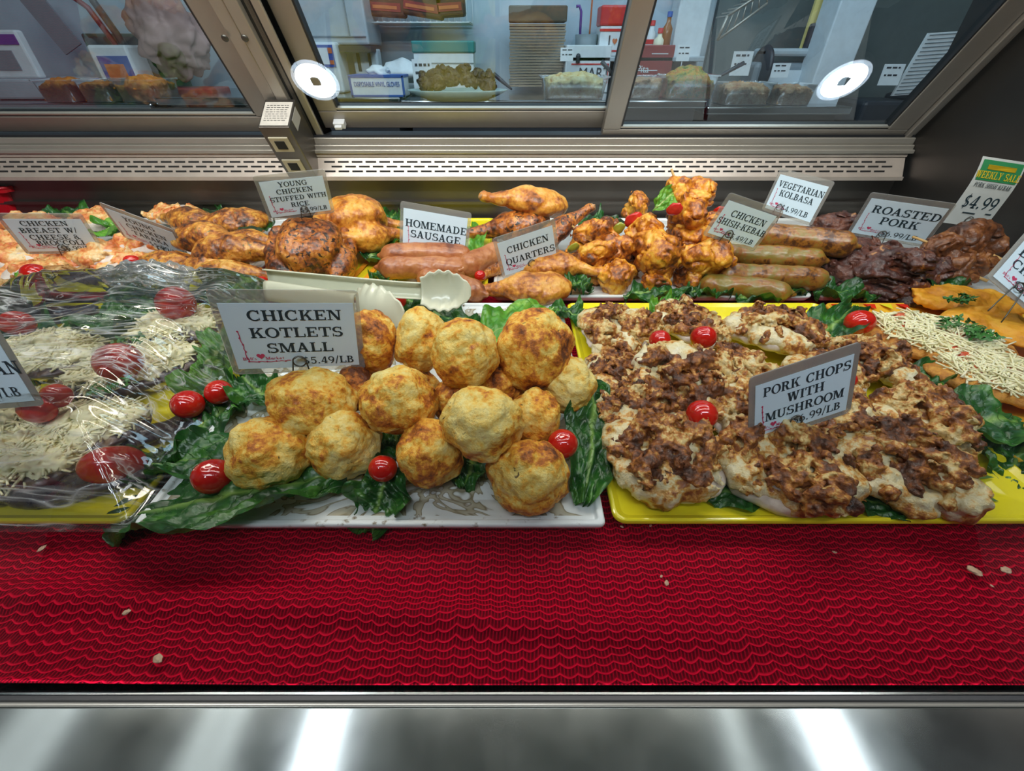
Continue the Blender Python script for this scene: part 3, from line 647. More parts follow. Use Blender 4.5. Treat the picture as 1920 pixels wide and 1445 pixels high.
# ------------------------------------------------------------------ lettuce
def leaf_mat(name, dark, mid, light, rib):
    t = NT(name); uv = t.n('UVMap'); sx = t.n('SeparateXYZ'); t.link(uv.outputs[0], sx.inputs[0]); co = t.coord()
    u, v = sx.outputs[0], t.math('ABSOLUTE', t.math('SUBTRACT', sx.outputs[1], .5)); nz = t.noise(co, 45, 4); n2 = t.noise(co, 200, 3)
    side = t.math('ABSOLUTE', t.math('SINE', t.math('ADD', t.math('MULTIPLY', t.math('SUBTRACT', u, t.math('MULTIPLY', v, .55)), 26.0), t.math('MULTIPLY', nz, 4.0))))
    vein = t.math('MAXIMUM', t.ramp(side, [(.0, (1, 1, 1)), (.16, (0, 0, 0))]), t.ramp(n2, [(.62, (0, 0, 0)), (.75, (.6, .6, .6))]))
    mr = t.ramp(t.math('ADD', v, t.math('MULTIPLY', u, .05)), [(.02, (1, 1, 1)), (.085, (0, 0, 0))])
    c = t.ramp(nz, [(.32, dark), (.55, mid), (.75, light)]); c = t.mixc(t.math('MULTIPLY', vein, .30), c, light); c = t.mixc(mr, c, rib)
    t.set(color=c, rough=.34, coat=.25, coatr=.25); tb_ = t.n('BsdfTranslucent'); t.link(c, tb_.inputs[0]); mx = t.n('MixShader'); mx.inputs[0].default_value = .22
    t.link(t.b.outputs[0], mx.inputs[1]); t.link(tb_.outputs[0], mx.inputs[2]); t.link(mx.outputs[0], t.out.inputs[0])
    t.bump(t.math('SUBTRACT', t.math('MULTIPLY', nz, .8), t.math('MULTIPLY', vein, .5)), .8, .003); return t.m
M['lettuce'] = leaf_mat('romaine_dark', (.008, .050, .010), (.020, .125, .016), (.10, .30, .035), (.28, .48, .10))
M['lettuce_light'] = leaf_mat('romaine_light', (.05, .22, .015), (.13, .38, .03), (.34, .58, .08), (.55, .68, .25))
M['parsley'] = plain('parsley', (.035, .16, .02), .4, 0, .5, 120)
def lettuce(base, mid, tip, w_, label, light=False, roll=0.0, seed=0, ruf=.010, cup=.25, name='lettuce_leaf', cat='lettuce leaf', group='lettuce leaves under the food'):
    base, mid, tip = Vector(base), Vector(mid), Vector(tip); nu, nv = 46, 25; P = []; UV = []; org = base.copy()
    ph = seed * 1.7; gu, gv = np.meshgrid(np.linspace(0, 1, nu), np.linspace(-1, 1, nv), indexing='ij'); NZ = fbm(np.stack([gu * 7, gv * 3.2, gu * 0 + seed], -1), 1.0, 2, seed)
    for i in range(nu):
        u = i / (nu - 1); c = base * (1-u)**2 + mid * 2*u*(1-u) + tip * u*u; tg = ((mid - base) * (1-u) + (tip - mid) * u).normalized()
        sd = tg.cross(Vector((0, 0, 1)))
        if sd.length < .05: sd = Vector((1, 0, 0))
        sd.normalize(); sd = Matrix.Rotation(roll, 3, tg) @ sd; nr = sd.cross(tg)
        if nr.z < 0 and abs(roll) < 1: nr = -nr
        ww = w_ * (math.sin(math.pi * min(1, .06 + .92 * u ** .75)) ** .55) * (.45 + .55 * min(1, u * 2.2)) * (1 + .10 * math.sin(u * 17 + ph))
        for j in range(nv):
            v = -1 + 2 * j / (nv - 1); e = abs(v)
            h = cup * e * e * ww + ruf * e ** 2.2 * math.sin(u * 15 + ph + (2.1 if v > 0 else 0)) + .28 * ruf * math.sin(u * 40 + v * 12 + ph) * (e > .12) + .9 * ruf * NZ[i, j]
            p = c + sd * (v * ww) + nr * h
            if p.z < .006 + .004 * e and p.y > .22: p.z = .006 + .004 * e + .002 * math.sin(u * 30 + v * 5)
            P.append(p - org); UV.append((u, j / (nv - 1)))
    fc = [(i*nv+j, i*nv+j+1, (i+1)*nv+j+1, (i+1)*nv+j) for i in range(nu-1) for j in range(nv-1)]
    o = obj(name, P, fc, M['lettuce_light' if light else 'lettuce'], loc=org)
    ul = o.data.uv_layers.new(name='leaf'); li = [0] * len(o.data.loops); o.data.loops.foreach_get('vertex_index', li)
    ul.data.foreach_set('uv', [c for i in li for c in UV[i]])
    return tag(o, label, cat, group)
A = at
lettuce(A(540,850,.018), A(400,835,.040), A(272,885,.026), .034, 'dark lettuce leaf behind the front left tomato, pointing left', seed=1)
lettuce(A(650,890,.030), A(440,915,.050), A(205,985,.010), .052, 'largest dark lettuce leaf hanging over the front left platter corner', seed=2, roll=.15)
lettuce(A(735,870,.034), A(705,925,.040), A(700,1003,.000), .030, 'lettuce leaf drooping over the front rim below the small tomato', seed=3, roll=-.1)
lettuce(A(1108,712,.052), A(1122,800,.046), A(1092,945,.026), .033, 'dark blistered lettuce leaf at the right end of the dumplings', seed=4, roll=-.25)
lettuce(A(900,830,.02), A(885,870,.026), A(868,915,.022), .028, 'lettuce leaf between the two front right dumplings', seed=5)
lettuce(A(740,800,.02), A(745,835,.026), A(750,862,.022), .022, 'small lettuce scrap between the left and middle dumplings', seed=6)
lettuce(A(520,760,.03), A(480,725,.045), A(445,705,.035), .030, 'lettuce leaf left of the dumpling that carries the card', seed=7)
lettuce(A(790,590,.024), A(835,590,.038), A(900,625,.026), .036, 'dark lettuce leaf behind the top dumplings below the tongs', seed=8)
lettuce(A(1040,580,.03), A(960,590,.052), A(900,650,.030), .046, 'bright lettuce leaf behind the tall browned dumpling', True, seed=9)
lettuce(A(1125,600,.022), A(1085,590,.045), A(1030,580,.028), .028, 'lettuce leaf between dumplings and the first pork chop', seed=10)
lettuce(A(1450,915,.022), A(1380,930,.024), A(1300,915,.022), .024, 'lettuce leaf under the front middle pork chop', seed=11, ruf=.004, cup=.1)
lettuce(A(1560,915,.022), A(1640,945,.024), A(1730,962,.024), .022, 'lettuce leaf peeking out under the front right pork chop', seed=12, ruf=.004, cup=.1)
lettuce(A(1760,800,.03), A(1850,770,.050), A(1925,800,.028), .052, 'broad lettuce leaf right of the pork chops near the frame edge', seed=13, ruf=.008)
lettuce(A(1520,640,.026), A(1560,615,.050), A(1600,575,.030), .038, 'lettuce leaf behind the tomato beside the cheese-topped cutlets', seed=14)
lettuce(A(1215,600,.03), A(1245,575,.045), A(1262,560,.040), .02, 'small lettuce tip behind the second pork chop', True, seed=15)
lettuce(A(1690,730,.03), A(1720,705,.040), A(1770,700,.032), .026, 'lettuce leaf between pork chops and cheese-topped cutlets', seed=16)
lettuce(A(1880,920,.01), A(1905,860,.03), A(1930,820,.03), .03, 'dark lettuce leaf right of the yellow platter', seed=17)
lettuce(A(380,690,.03), A(430,640,.055), A(455,600,.040), .034, 'pale lettuce leaf under the film left of the front card', True, seed=18)
lettuce(A(120,620,.03), A(210,585,.055), A(300,590,.035), .050, 'dark lettuce leaf at the back under the plastic film', seed=19)
lettuce(A(330,830,.02), A(390,790,.035), A(450,745,.022), .032, 'lettuce leaf under the film at the platter edge beside two tomatoes', seed=20)
lettuce(A(300,900,.02), A(260,880,.03), A(330,840,.022), .03, 'lettuce leaf under the film at the front of the wrapped platter', seed=21)
# back row greens
lettuce(A(60,545,.03), A(45,530,.045), A(15,540,.03), .034, 'bright lettuce leaf at the far left below the single tomato', True, seed=22)
lettuce(A(130,420,.03), A(140,402,.060), A(115,392,.055), .05, 'lettuce leaf standing at the back left behind the cards', seed=23)
lettuce(A(190,440,.03), A(215,425,.060), A(230,415,.045), .050, 'bright lettuce leaf between the two left cards', True, seed=24)
lettuce(A(430,435,.04), A(470,430,.055), A(505,420,.045), .052, 'dark lettuce leaf behind the flattened chicken', seed=25)
lettuce(A(690,490,.03), A(715,460,.055), A(735,420,.045), .048, 'lettuce leaf between stuffed chicken and sausage card', seed=26)
lettuce(A(700,450,.03), A(730,415,.05), A(745,395,.04), .05, 'lettuce leaf at the back behind the sausage card', seed=27)
lettuce(A(860,490,.03), A(885,455,.055), A(880,425,.045), .042, 'bright lettuce leaf right of the sausage card', True, seed=28)
lettuce(A(700,515,.03), A(720,518,.035), A(745,520,.03), .03, 'lettuce scrap in front of the sausage', seed=29)
lettuce(A(1085,415,.06), A(1130,405,.085), A(1165,425,.05), .045, 'dark lettuce leaf behind the chicken quarters', seed=30)
lettuce(A(1060,545,.03), A(1085,520,.05), A(1110,545,.025), .036, 'dark lettuce leaf between quarters and kebabs', seed=31)
lettuce(A(1170,560,.022), A(1225,540,.042), A(1290,548,.024), .030, 'lettuce leaf on the white rim below the kebabs', seed=32)
lettuce(A(1285,550,.022), A(1325,535,.042), A(1370,552,.024), .030, 'lettuce leaf below the right kebab', seed=33)
lettuce(A(1380,560,.022), A(1440,552,.03), A(1520,545,.024), .028, 'lettuce leaf in front of the green sausages', seed=34)
lettuce(A(1525,552,.022), A(1580,540,.04), A(1640,560,.024), .034, 'dark lettuce leaf in front of the roasted pork', seed=35)
lettuce(A(1225,395,.13), A(1250,370,.16), A(1280,346,.165), .018, 'yellow green romaine tip lying on the top kebab', True, seed=36, ruf=.004, roll=.9)
lettuce(A(740,572,.03), A(800,562,.04), A(870,565,.025), .028, 'lettuce leaf under the tongs scoop', seed=37)
lettuce(A(380,398,.03), A(395,402,.05), A(420,396,.045), .035, 'small dark herb leaf at the back of the flattened chickens', seed=38)
lettuce(A(1740,520,.03), A(1760,535,.05), A(1800,560,.03), .04, 'lettuce leaf beside the orange schnitzel', seed=39)

def parsley(c, n, r, label, seed):
    rng = random.Random(seed); b = MB()
    for i in range(n):
        a = rng.uniform(0, 6.28); d = r * math.sqrt(rng.random()); p = Vector((d * math.cos(a), d * math.sin(a) * .7, rng.uniform(0, .006))); s = rng.uniform(.004, .008)
        R = Euler((rng.uniform(-.7, .7), rng.uniform(-.7, .7), rng.uniform(0, 6.3))).to_matrix()
        pts = []
        for k in range(12):
            t_ = 2 * math.pi * k / 12; q = s * (.62 + .38 * math.cos(3 * t_)); pts.append(p + R @ Vector((q * math.cos(t_), q * math.sin(t_), .0012 * math.sin(4 * t_))))
        b.add([p + R @ Vector((0, 0, .0015))] + pts, [(0, 1 + k, 1 + (k + 1) % 12) for k in range(12)])
        b.tube([p, p * .4 + Vector((0, 0, -.002))], .0005, 4)
    o = b.build('parsley_sprig', M['parsley'], smooth=True, loc=c); return tag(o, label, 'parsley', 'chopped parsley on the dishes')

# ------------------------------------------------------------------ tomatoes
t = NT('cherry_tomato'); co = t.coord(); sx = t.n('SeparateXYZ'); t.link(t.n('TexCoord').outputs['Object'], sx.inputs[0])
t.set(color=t.ramp(t.noise(co, 30, 3), [(.3, (.42, .004, .004)), (.7, (.66, .018, .006))]), rough=.10, coat=.4, coatr=.03, sss=.12)
t.b.inputs['Subsurface Radius'].default_value = (.004, .001, .0005); M['tomato'] = t.m
M['tomato_cut'] = food('tomato_cut', [(.3, (.45, .01, .008)), (.7, (.68, .05, .02))], 90, .2, bump=.2, bias=False)
def tomato(px, py, rpx, z, label, sx=1.0, seed=0, rz=0.0):
    p = at(px, py, z); r = size_at(p, rpx)
    d = ICO3_V.copy(); d *= np.array([1.0 * sx, 1, .96]); rad = np.hypot(d[:, 0], d[:, 1]); d[:, 2] -= .10 * np.exp(-(rad / .22) ** 2) * (d[:, 2] > 0)
    o = obj('cherry_tomato', d * r, ICO3_F, M['tomato'], loc=p); o.rotation_euler = (random.Random(seed).uniform(-.9, .2), random.Random(seed + 5).uniform(-.5, .5), rz)
    s = o.modifiers.new('s', 'SUBSURF'); s.levels = s.render_levels = 1
    b = MB(); b.lathe([(0, .872 * r), (.07 * r, .873 * r), (.12 * r, .888 * r)], 8); c = b.build('stem_scar', plain_scar, o, True)
    return tag(o, label, 'tomato', 'cherry tomatoes scattered as garnish')
plain_scar = plain('stem_scar', (.35, .10, .03), .5)
for i, a in enumerate([
 (400,893,34,.040,'oval cherry tomato on the dark leaf at the front left corner',1.1), (718,878,27,.048,'cherry tomato between two front dumplings on the drooping leaf',1),
 (1055,832,29,.056,'cherry tomato on the blistered leaf right of the dumplings',1), (1237,637,20,.062,'left one of two small tomatoes behind the middle pork chop',1),
 (1319,632,23,.064,'right one of two small tomatoes behind the middle pork chop',1.05), (1316,777,29,.060,'cherry tomato in the middle of the pork chops',1),
 (1612,604,24,.050,'cherry tomato left of the cheese-topped cutlets',1.1), (1592,712,14,.055,'tomato mostly hidden behind the pork chops card',1),
 (995,553,18,.036,'cherry tomato in front of the long chicken leg',1), (900,517,11,.045,'small tomato between sausage and chicken legs',1),
 (68,515,21,.050,'cherry tomato at the far left below the chicken breast card',1.1), (492,528,11,.036,'tomato left of the tongs pivot',1),
 (660,467,10,.050,'small tomato right of the dark stuffed chicken',1.15), (745,565,15,.040,'tomato behind the rear tongs scoop',1.2), (248,489,11,.055,'tomato between the left cards behind the film',1.3),
 (330,569,33,.070,'large tomato on the rear cheese mound under the film',1), (222,678,38,.070,'large tomato in the middle of the film wrapped platter',1.05),
 (106,742,24,.074,'right half of the tomato pair beside the left edge card',1), (70,768,26,.070,'left half of the tomato pair below the left edge card',1.15),
 (352,758,28,.045,'dark tomato under the film near the white platter',1), (410,735,24,.045,'tomato under the film left of the front card',1), (212,872,40,.036,'long tomato lying at the front under the film',1.3), (32,606,24,.062,'tomato at the left edge under the film',1.2)]):
    tomato(a[0], a[1], a[2], a[3], a[4], a[5], i, .4 if a[5] > 1.2 else 0)

# ------------------------------------------------------------------ round chicken dumplings (kotlets)
M['kotlet'] = food('kotlet_crust', [(.30, (.90, .74, .28)), (.45, (.88, .60, .13)), (.54, (.84, .40, .03)), (.63, (.56, .16, .012)), (.76, (.12, .028, .005))], 34, .48, 5, .9, 230, .0026, (160, .70, (.12, .07, .01)), fine=.48, coat=.12)
def kotlet(px, py, wpx, hpx, z, label, bias=0.0, seed=0, tilt=0.0):
    p = at(px, py, z); rx = size_at(p, wpx / 2); rz = size_at(p, hpx / 2) * 1.0
    d = ICO_V; n = .13 * fbm(d, 1.25, 2, seed) + .055 * fbm(d, 3.1, 2, seed + 3) + .022 * fbm(d, 8, 3, seed + 7) + .008 * fbm(d, 22, 2, seed)
    cr = perlin(d * 1.7, seed + 11); n -= .05 * np.exp(-(cr / .045) ** 2) * (perlin(d * 1.1, seed + 31) > 0)
    s = d * (1 + n)[:, None]; s[:, 2] = np.where(s[:, 2] < -.72, -.72 + (s[:, 2] + .72) * .35, s[:, 2])
    ry = (rx + rz) / 2
    o = obj('chicken_dumpling', s * np.array([rx, ry, rz]) * .985, ICO_F, M['kotlet'], loc=p); o.rotation_euler = (.25, tilt, 0)
    o.color = (1 + bias, 1, 1, 1); return tag(o, label, 'dumpling', 'round chicken kotlets piled on the white platter')
for i, a in enumerate([
 (505,848,150,136,.052,'golden dumpling at the left front beside the oval tomato',.03,0), (580,752,160,112,.082,'flat wide dumpling under the front card clip',-.02,.1),
 (645,834,136,126,.050,'creased pale dumpling right of the left front one',-.05,.5), (745,752,142,122,.086,'smooth round dumpling in the second row left of centre',.02,0),
 (808,850,122,136,.050,'browned dumpling with dark base right of the small tomato',.14,.1), (905,793,152,140,.092,'big pale dumpling on top at the centre front',-.06,-.1),
 (990,890,150,138,.048,'square golden dumpling at the right front edge',.08,0), (1003,782,100,110,.056,'dumpling tucked behind the pale centre one on the right',.04,0),
 (872,662,126,132,.115,'upper pale dumpling with brown top at the centre',-.03,.2), (790,640,100,128,.100,'pale dumpling with pink brown top beside the rear tongs scoop',-.05,.3),
 (1003,658,142,156,.100,'tallest dark browned dumpling at the upper right',.16,-.2), (1066,720,102,106,.070,'small pale dumpling at the right end of the pile',-.04,-.4),
 (697,645,96,130,.095,'dark dumpling just right of the front card',.24,.1), (668,728,80,90,.062,'brown dumpling hidden between the card dumpling and the round one',.26,0),
 (845,752,70,90,.060,'dumpling showing only its edge behind the centre one',.1,0), (770,730,100,90,.050,'dark dumpling deep in the pile behind the round one',.25,0), (930,720,110,90,.062,'dumpling in shade under the upper ones',.2,0)]):
    kotlet(a[0], a[1], a[2], a[3], a[4], a[5], a[6], i * 3 + 1, a[7])

# ------------------------------------------------------------------ pork chops with mushrooms
M['chop'] = food('cheese_crust', [(.30, (.76, .70, .50)), (.48, (.72, .60, .32)), (.555, (.64, .32, .06)), (.63, (.30, .09, .018)), (.8, (.12, .035, .012))], 30, .30, 6, .8, 160, .003, None, fine=.55, bias=False, coat=.25)
M['meat'] = food('pale_pork', [(.3, (.62, .50, .42)), (.7, (.78, .70, .62))], 40, .35, 4, .4, 120, .001, None, bias=False, coat=.2)
M['mushroom'] = food('mushroom_brown', [(.26, (.030, .013, .009)), (.39, (.10, .033, .012)), (.48, (.25, .074, .014)), (.545, (.52, .20, .028)), (.60, (.72, .50, .18)), (.75, (.76, .66, .40))], 26, .34, 7, 1.0, 300, .0025, None, fine=.55, coat=.35)
def chop_proto(seed):
    rng = np.random.RandomState(seed); r = root('pork_chop', (0, 0, 0), 'x', 'pork chop', 'pork chops covered with mushrooms and cheese')
    ax, ay = .056 * rng.uniform(.95, 1.1), .044 * rng.uniform(.92, 1.1)
    def meat(P): return ell(P, (0, 0, .010), (ax * .98, ay * .98, .012)) + .006 * fbm(P, 30, 2, seed) + .0016 * fbm(P, 120, 2, seed)
    sdf_obj('meat', meat, (-.085, -.075, -.008), (.085, .075, .03), 70, M['meat'], r)
    def ch(P):
        d = ell(P, (0, 0, .017), (ax * .98, ay * .98, .0135)) + .010 * fbm(P, 26, 2, seed + 9)
        for k in range(3):
            a = rng2[k]; d = smin(d, ell(P, (ax * .8 * math.cos(a), ay * .85 * math.sin(a), .014), (.02, .016, .011)), .012)
        return d + .0036 * fbm(P, 80, 3, seed)
    rng2 = rng.uniform(0, 6.28, 3)
    sdf_obj('melted_cheese', ch, (-.085, -.075, -.006), (.085, .075, .05), 80, M['chop'], r)
    L = []
    for k in range(48):
        a = rng.uniform(0, 6.28); q = math.sqrt(rng.rand()) * .96; cx, cy = ax * q * math.cos(a), ay * q * math.sin(a)
        L.append(((cx, cy, .0205 + .0115 * (1 - q * q) + rng.uniform(-.004, .006)), (rng.uniform(.006, .014), rng.uniform(.0045, .009), rng.uniform(.0035, .006)), rot_any(rng)))
    curls = [(rng.uniform(-.6, .6) * ax, rng.uniform(-.9, .2) * ay, rot_any(rng)) for k in range(3)]
    def top(P):
        d = None
        for c, rr, R in L:
            e = ell(P, c, rr, R); d = e if d is None else smin(d, e, .006)
        for x, y, R in curls:
            q = (P - np.array((x, y, .033))) @ R; t_ = np.sqrt((np.hypot(q[..., 0], q[..., 1]) - .010) ** 2 + (q[..., 2] * .75) ** 2) - .0034; d = smin(d, t_, .002)
        return d + .0046 * fbm(P, 75, 3, seed + 4) + .0022 * fbm(P, 210, 2, seed)
    sdf_obj('mushroom_topping', top, (-.08, -.07, .004), (.08, .07, .056), 135, M['mushroom'], r)
    return r
cp = [chop_proto(s) for s in (11, 12, 13, 14)]
used = set()
def chop(k, px, py, z, rz, lab, sc=1.0, tx=0.0, ty=0.0):
    p = at(px, py, z + .02); p.z = z
    if k not in used:
        used.add(k); o = cp[k]; o.location = p; o.rotation_euler = (tx, ty, rz); o.scale = (sc,) * 3; o['label'] = lab
    else: o = dup(cp[k], p, (tx, ty, rz), lab, None, (sc,) * 3)
    return o
chop(0, 1255, 848, .026, -.3, 'front left pork chop beside the lettuce, heavy with dark mushrooms', 1.1, .22)
chop(1, 1470, 860, .028, -.5, 'front middle pork chop below the card with curled mushroom slices', 1.12, .22)
chop(2, 1672, 852, .028, -.75, 'front right pork chop with pale cheese and a mushroom tip', 1.1, .22)
chop(3, 1290, 707, .032, -.4, 'middle pork chop with a yellow cheese edge on its left', 1.15, .2)
chop(0, 1725, 775, .028, .5, 'right pork chop reaching to the broad lettuce leaf', 1.08, .2)
chop(1, 1155, 615, .028, .9, 'pork chop at the back left beside the browned dumpling', 1.08, .15)
chop(2, 1295, 605, .026, 2.0, 'back middle pork chop behind the two small tomatoes', 1.02, .15)
chop(3, 1455, 620, .030, 2.7, 'back right pork chop with many whole mushrooms', 1.12, .15)
chop(1, 1165, 695, .026, 2.3, 'pale pork chop between dumplings and the middle chop', .85, .1)
chop(0, 1630, 668, .030, 2.2, 'pork chop behind the card next to the cheese-topped cutlets', .95, .15)
chop(2, 1400, 775, .026, 1.2, 'pork chop behind the central tomato and left of the card', .9, .15)
chop(2, 1195, 765, .022, .4, 'pork chop between the front left and middle chops, mostly covered', .9, .1)
chop(0, 1385, 690, .024, 1.4, 'pork chop under the middle and back right chops', .95, .1)
chop(1, 1555, 700, .022, .9, 'pork chop behind the card top edge', .95, .1)
chop(3, 1580, 790, .028, .2, 'pork chop behind the card between front and rear rows', .95, .15)

# ------------------------------------------------------------------ shredded cheese things
M['shred'] = food('shredded_cheese', [(.3, (.82, .76, .44)), (.7, (.90, .85, .60))], 60, .45, 3, .3, 150, .001, None, bias=False, sss=.1)
M['eggplant'] = food('eggplant', [(.3, (.02, .010, .018)), (.5, (.06, .03, .035)), (.64, (.25, .16, .10)), (.78, (.45, .35, .22))], 28, .3, 4, .5, 90, .002, None, bias=False, coat=.3)
M['breaded'] = food('breaded_crust', [(.25, (.22, .065, .01)), (.45, (.50, .19, .022)), (.62, (.68, .33, .05)), (.8, (.80, .52, .14))], 36, .5, 5, .9, 260, .002, None, fine=.5)
M['sauce'] = food('tomato_sauce', [(.3, (.42, .03, .01)), (.7, (.66, .12, .03))], 80, .25, 3, .4, 150, .001, None, bias=False, coat=.3)
def strands(b, n, f, rng, l0=.014, l1=.036, r=.0009):
    for i in range(n):
        p = f(); a = rng.uniform(0, 6.28); l = rng.uniform(l0, l1) / 2; bend_ = rng.uniform(-.5, .5); el = rng.uniform(-.25, .25)
        d = Vector((math.cos(a), math.sin(a), el)); n_ = Vector((-d.y, d.x, 0)) * bend_ * l
        b.tube([p - d * l, p - d * l * .3 + n_ * .7, p + d * l * .3 + n_ * .7, p + d * l - Vector((0, 0, .002))], r * rng.uniform(.7, 1.2), 5)
def cheese_piece(kind, ax, ay, seed, n, name, cat, group, bmat, hb=.012, hm=.02):
    r = root(name, (0, 0, 0), 'x', cat, group); rng = random.Random(seed)
    sdf_obj('base', lambda P: ell(P, (0, 0, hb * .9), (ax, ay, hb)) + .004 * fbm(P, 30, 2, seed) + .0012 * fbm(P, 150, 2, seed), (-ax*1.2, -ay*1.25, -.008), (ax*1.2, ay*1.25, hb*2+.012), 80, bmat, r)
    if kind == 'mound':
        sdf_obj('cheese_mound', lambda P: ell(P, (0, 0, hb), (ax * .88, ay * .84, hm)) + .010 * fbm(P, 38, 3, seed + 2) + .003 * fbm(P, 170, 2, seed), (-ax*1.1, -ay*1.1, -.005), (ax*1.1, ay*1.1, hb+hm+.02), 100, M['shred'], r)
    else:
        sdf_obj('tomato_sauce', lambda P: ell(P, (0, 0, hb * 1.1), (ax * .72, ay * .7, hb * .98)) + .008 * fbm(P, 36, 2, seed + 2), (-ax, -ay, 0), (ax, ay, hb*2+.02), 70, M['sauce'], r)
    b = MB()
    def f():
        a = rng.uniform(0, 6.28); q = math.sqrt(rng.random()) * (.95 if kind == 'mound' else .82); h = (hb + hm * math.sqrt(max(0, 1 - (q/.97)**2)) * .95) if kind == 'mound' else hb * (1 + .92 * math.sqrt(max(0, 1 - q*q))) + rng.uniform(.0, .006)
        return Vector((ax * .9 * q * math.cos(a), ay * .88 * q * math.sin(a), h))
    strands(b, n, f, rng, r=.0012 if kind == 'mound' else .0012); o = b.build('shredded_cheese', M['shred'], r, True); o['kind'] = 'stuff'
    return r
eg = cheese_piece('mound', .072, .050, 5, 420, 'eggplant_slice', 'eggplant slice', 'eggplant slices under cheese in the wrapped platter', M['eggplant'])
eg2 = cheese_piece('mound', .06, .052, 8, 380, 'eggplant_slice', 'eggplant slice', 'eggplant slices under cheese in the wrapped platter', M['eggplant'])
def put(o, first, px, py, z, rz, lab, sc=1.0, tx=0.0):
    p = at(px, py, z + .015); p.z = z
    if first: o.location = p; o.rotation_euler = (tx, 0, rz); o.scale = (sc,)*3; o['label'] = lab; return o
    return dup(o, p, (tx, 0, rz), lab, None, (sc,)*3)
put(eg, 1, 250, 690, .020, .5, 'eggplant slice under cheese in the centre of the wrapped platter', 1.12)
put(eg2, 1, 330, 612, .022, .3, 'eggplant slice under cheese at the back right of the wrapped platter', 1.05)
put(eg, 0, 95, 660, .020, -.3, 'eggplant slice under cheese at the left behind the edge card', 1.1)
put(eg2, 0, 45, 860, .020, .1, 'eggplant slice under cheese at the front left corner', 1.02)
put(eg, 0, 150, 800, .024, .25, 'eggplant slice under cheese below the tomato pair', .95)
put(eg2, 0, 10, 780, .024, .6, 'eggplant slice under cheese under the left edge card', .9)
M['eggskin'] = food('eggplant_skin', [(.3, (.015, .008, .02)), (.7, (.06, .03, .05))], 30, .2, 3, .3, 90, .001, None, bias=False, coat=.4)
def eggstrip(px, py, ax, ay, rz, lab, seed):
    p = at(px, py, .02); o = sdf_obj('eggplant_strip', lambda P: ell(P, (0, 0, .006), (ax, ay, .008)) + .005 * fbm(P, 32, 2, seed), (-ax*1.3, -ay*1.4, -.01), (ax*1.3, ay*1.4, .025), 60, M['eggskin'])
    o.location = p; o.rotation_euler = (0, 0, rz); tag(o, lab, 'eggplant strip', 'dark fried eggplant strips in the wrapped platter')
eggstrip(100, 592, .07, .02, .1, 'dark eggplant strip at the back left under the film', 7); eggstrip(360, 560, .05, .018, -.2, 'dark eggplant strip behind the rear tomato under the film', 8); eggstrip(230, 548, .07, .016, .05, 'dark eggplant strip along the back rim under the film', 9)
lettuce(A(395,760,.02), A(385,720,.04), A(405,670,.03), .04, 'pale lettuce leaf under the film between eggplant and white platter', True, seed=40); lettuce(A(330,570,.02), A(270,555,.045), A(200,560,.03), .045, 'dark lettuce leaf under the bunched film', seed=41)
lettuce(A(500,575,.03), A(440,555,.05), A(370,545,.03), .04, 'lettuce leaf behind the top edge of the front card', seed=43)
lettuce(A(60,720,.02), A(40,640,.03), A(20,560,.03), .05, 'dark lettuce leaf at the left edge under the film', seed=42)
eggstrip(345, 690, .045, .014, .8, 'dark eggplant strip along the right side of the cheese', 1); eggstrip(300, 815, .045, .018, .5, 'dark eggplant strip at the front of the wrapped platter', 2)
eggstrip(190, 910, .05, .016, .2, 'dark eggplant strip nearest the front rim under the film', 3); eggstrip(60, 930, .05, .016, -.1, 'pale edged eggplant strip at the front left corner', 4)
ct = cheese_piece('loose', .085, .05, 21, 560, 'breaded_cutlet', 'breaded cutlet', 'breaded cutlets under shredded cheese', M['breaded'], .013)
put(ct, 1, 1750, 635, .026, -.55, 'large breaded cutlet under sauce and shredded cheese right of the tomato', 1.12, .12)
put(ct, 0, 1880, 705, .028, -.35, 'second breaded cutlet under cheese at the right frame edge', 1.0, .1)
def schnitzel(px, py, ax, ay, rz, lab, seed, z=.03):
    p = at(px, py, z + .012); p.z = z; o = sdf_obj('schnitzel', lambda P: ell(P, (0, 0, .009), (ax, ay, .011)) + .007 * fbm(P, 26, 3, seed) + .002 * fbm(P, 110, 2, seed), (-ax*1.25, -ay*1.3, -.01), (ax*1.25, ay*1.3, .035), 80, M['schnitzel'])
    o.location = p; o.rotation_euler = (.12, 0, rz); tag(o, lab, 'schnitzel', 'flat orange schnitzels at the right')
M['schnitzel'] = food('schnitzel_crust', [(.25, (.50, .17, .01)), (.5, (.78, .33, .015)), (.75, (.86, .48, .05))], 26, .45, 5, .6, 180, .002, None, fine=.35)
schnitzel(1815, 558, .075, .045, -.2, 'orange schnitzel behind the cheese-topped cutlets', 3, .032); schnitzel(1885, 610, .075, .045, -.5, 'orange schnitzel pinned by the right edge card', 4, .040)
parsley(at(1800, 563, .066), 26, .020, 'parsley sprig at the top of the large cutlet', 1); parsley(at(1800, 612, .064), 30, .030, 'chopped parsley across the middle of the large cutlet', 2)
parsley(at(1835, 630, .062), 26, .022, 'chopped parsley on the right side of the large cutlet', 3); parsley(at(245, 645, .066), 14, .022, 'parsley sprig behind the large tomato under the film', 4); parsley(at(215, 730, .060), 14, .024, 'parsley sprig in front of the large tomato under the film', 5)

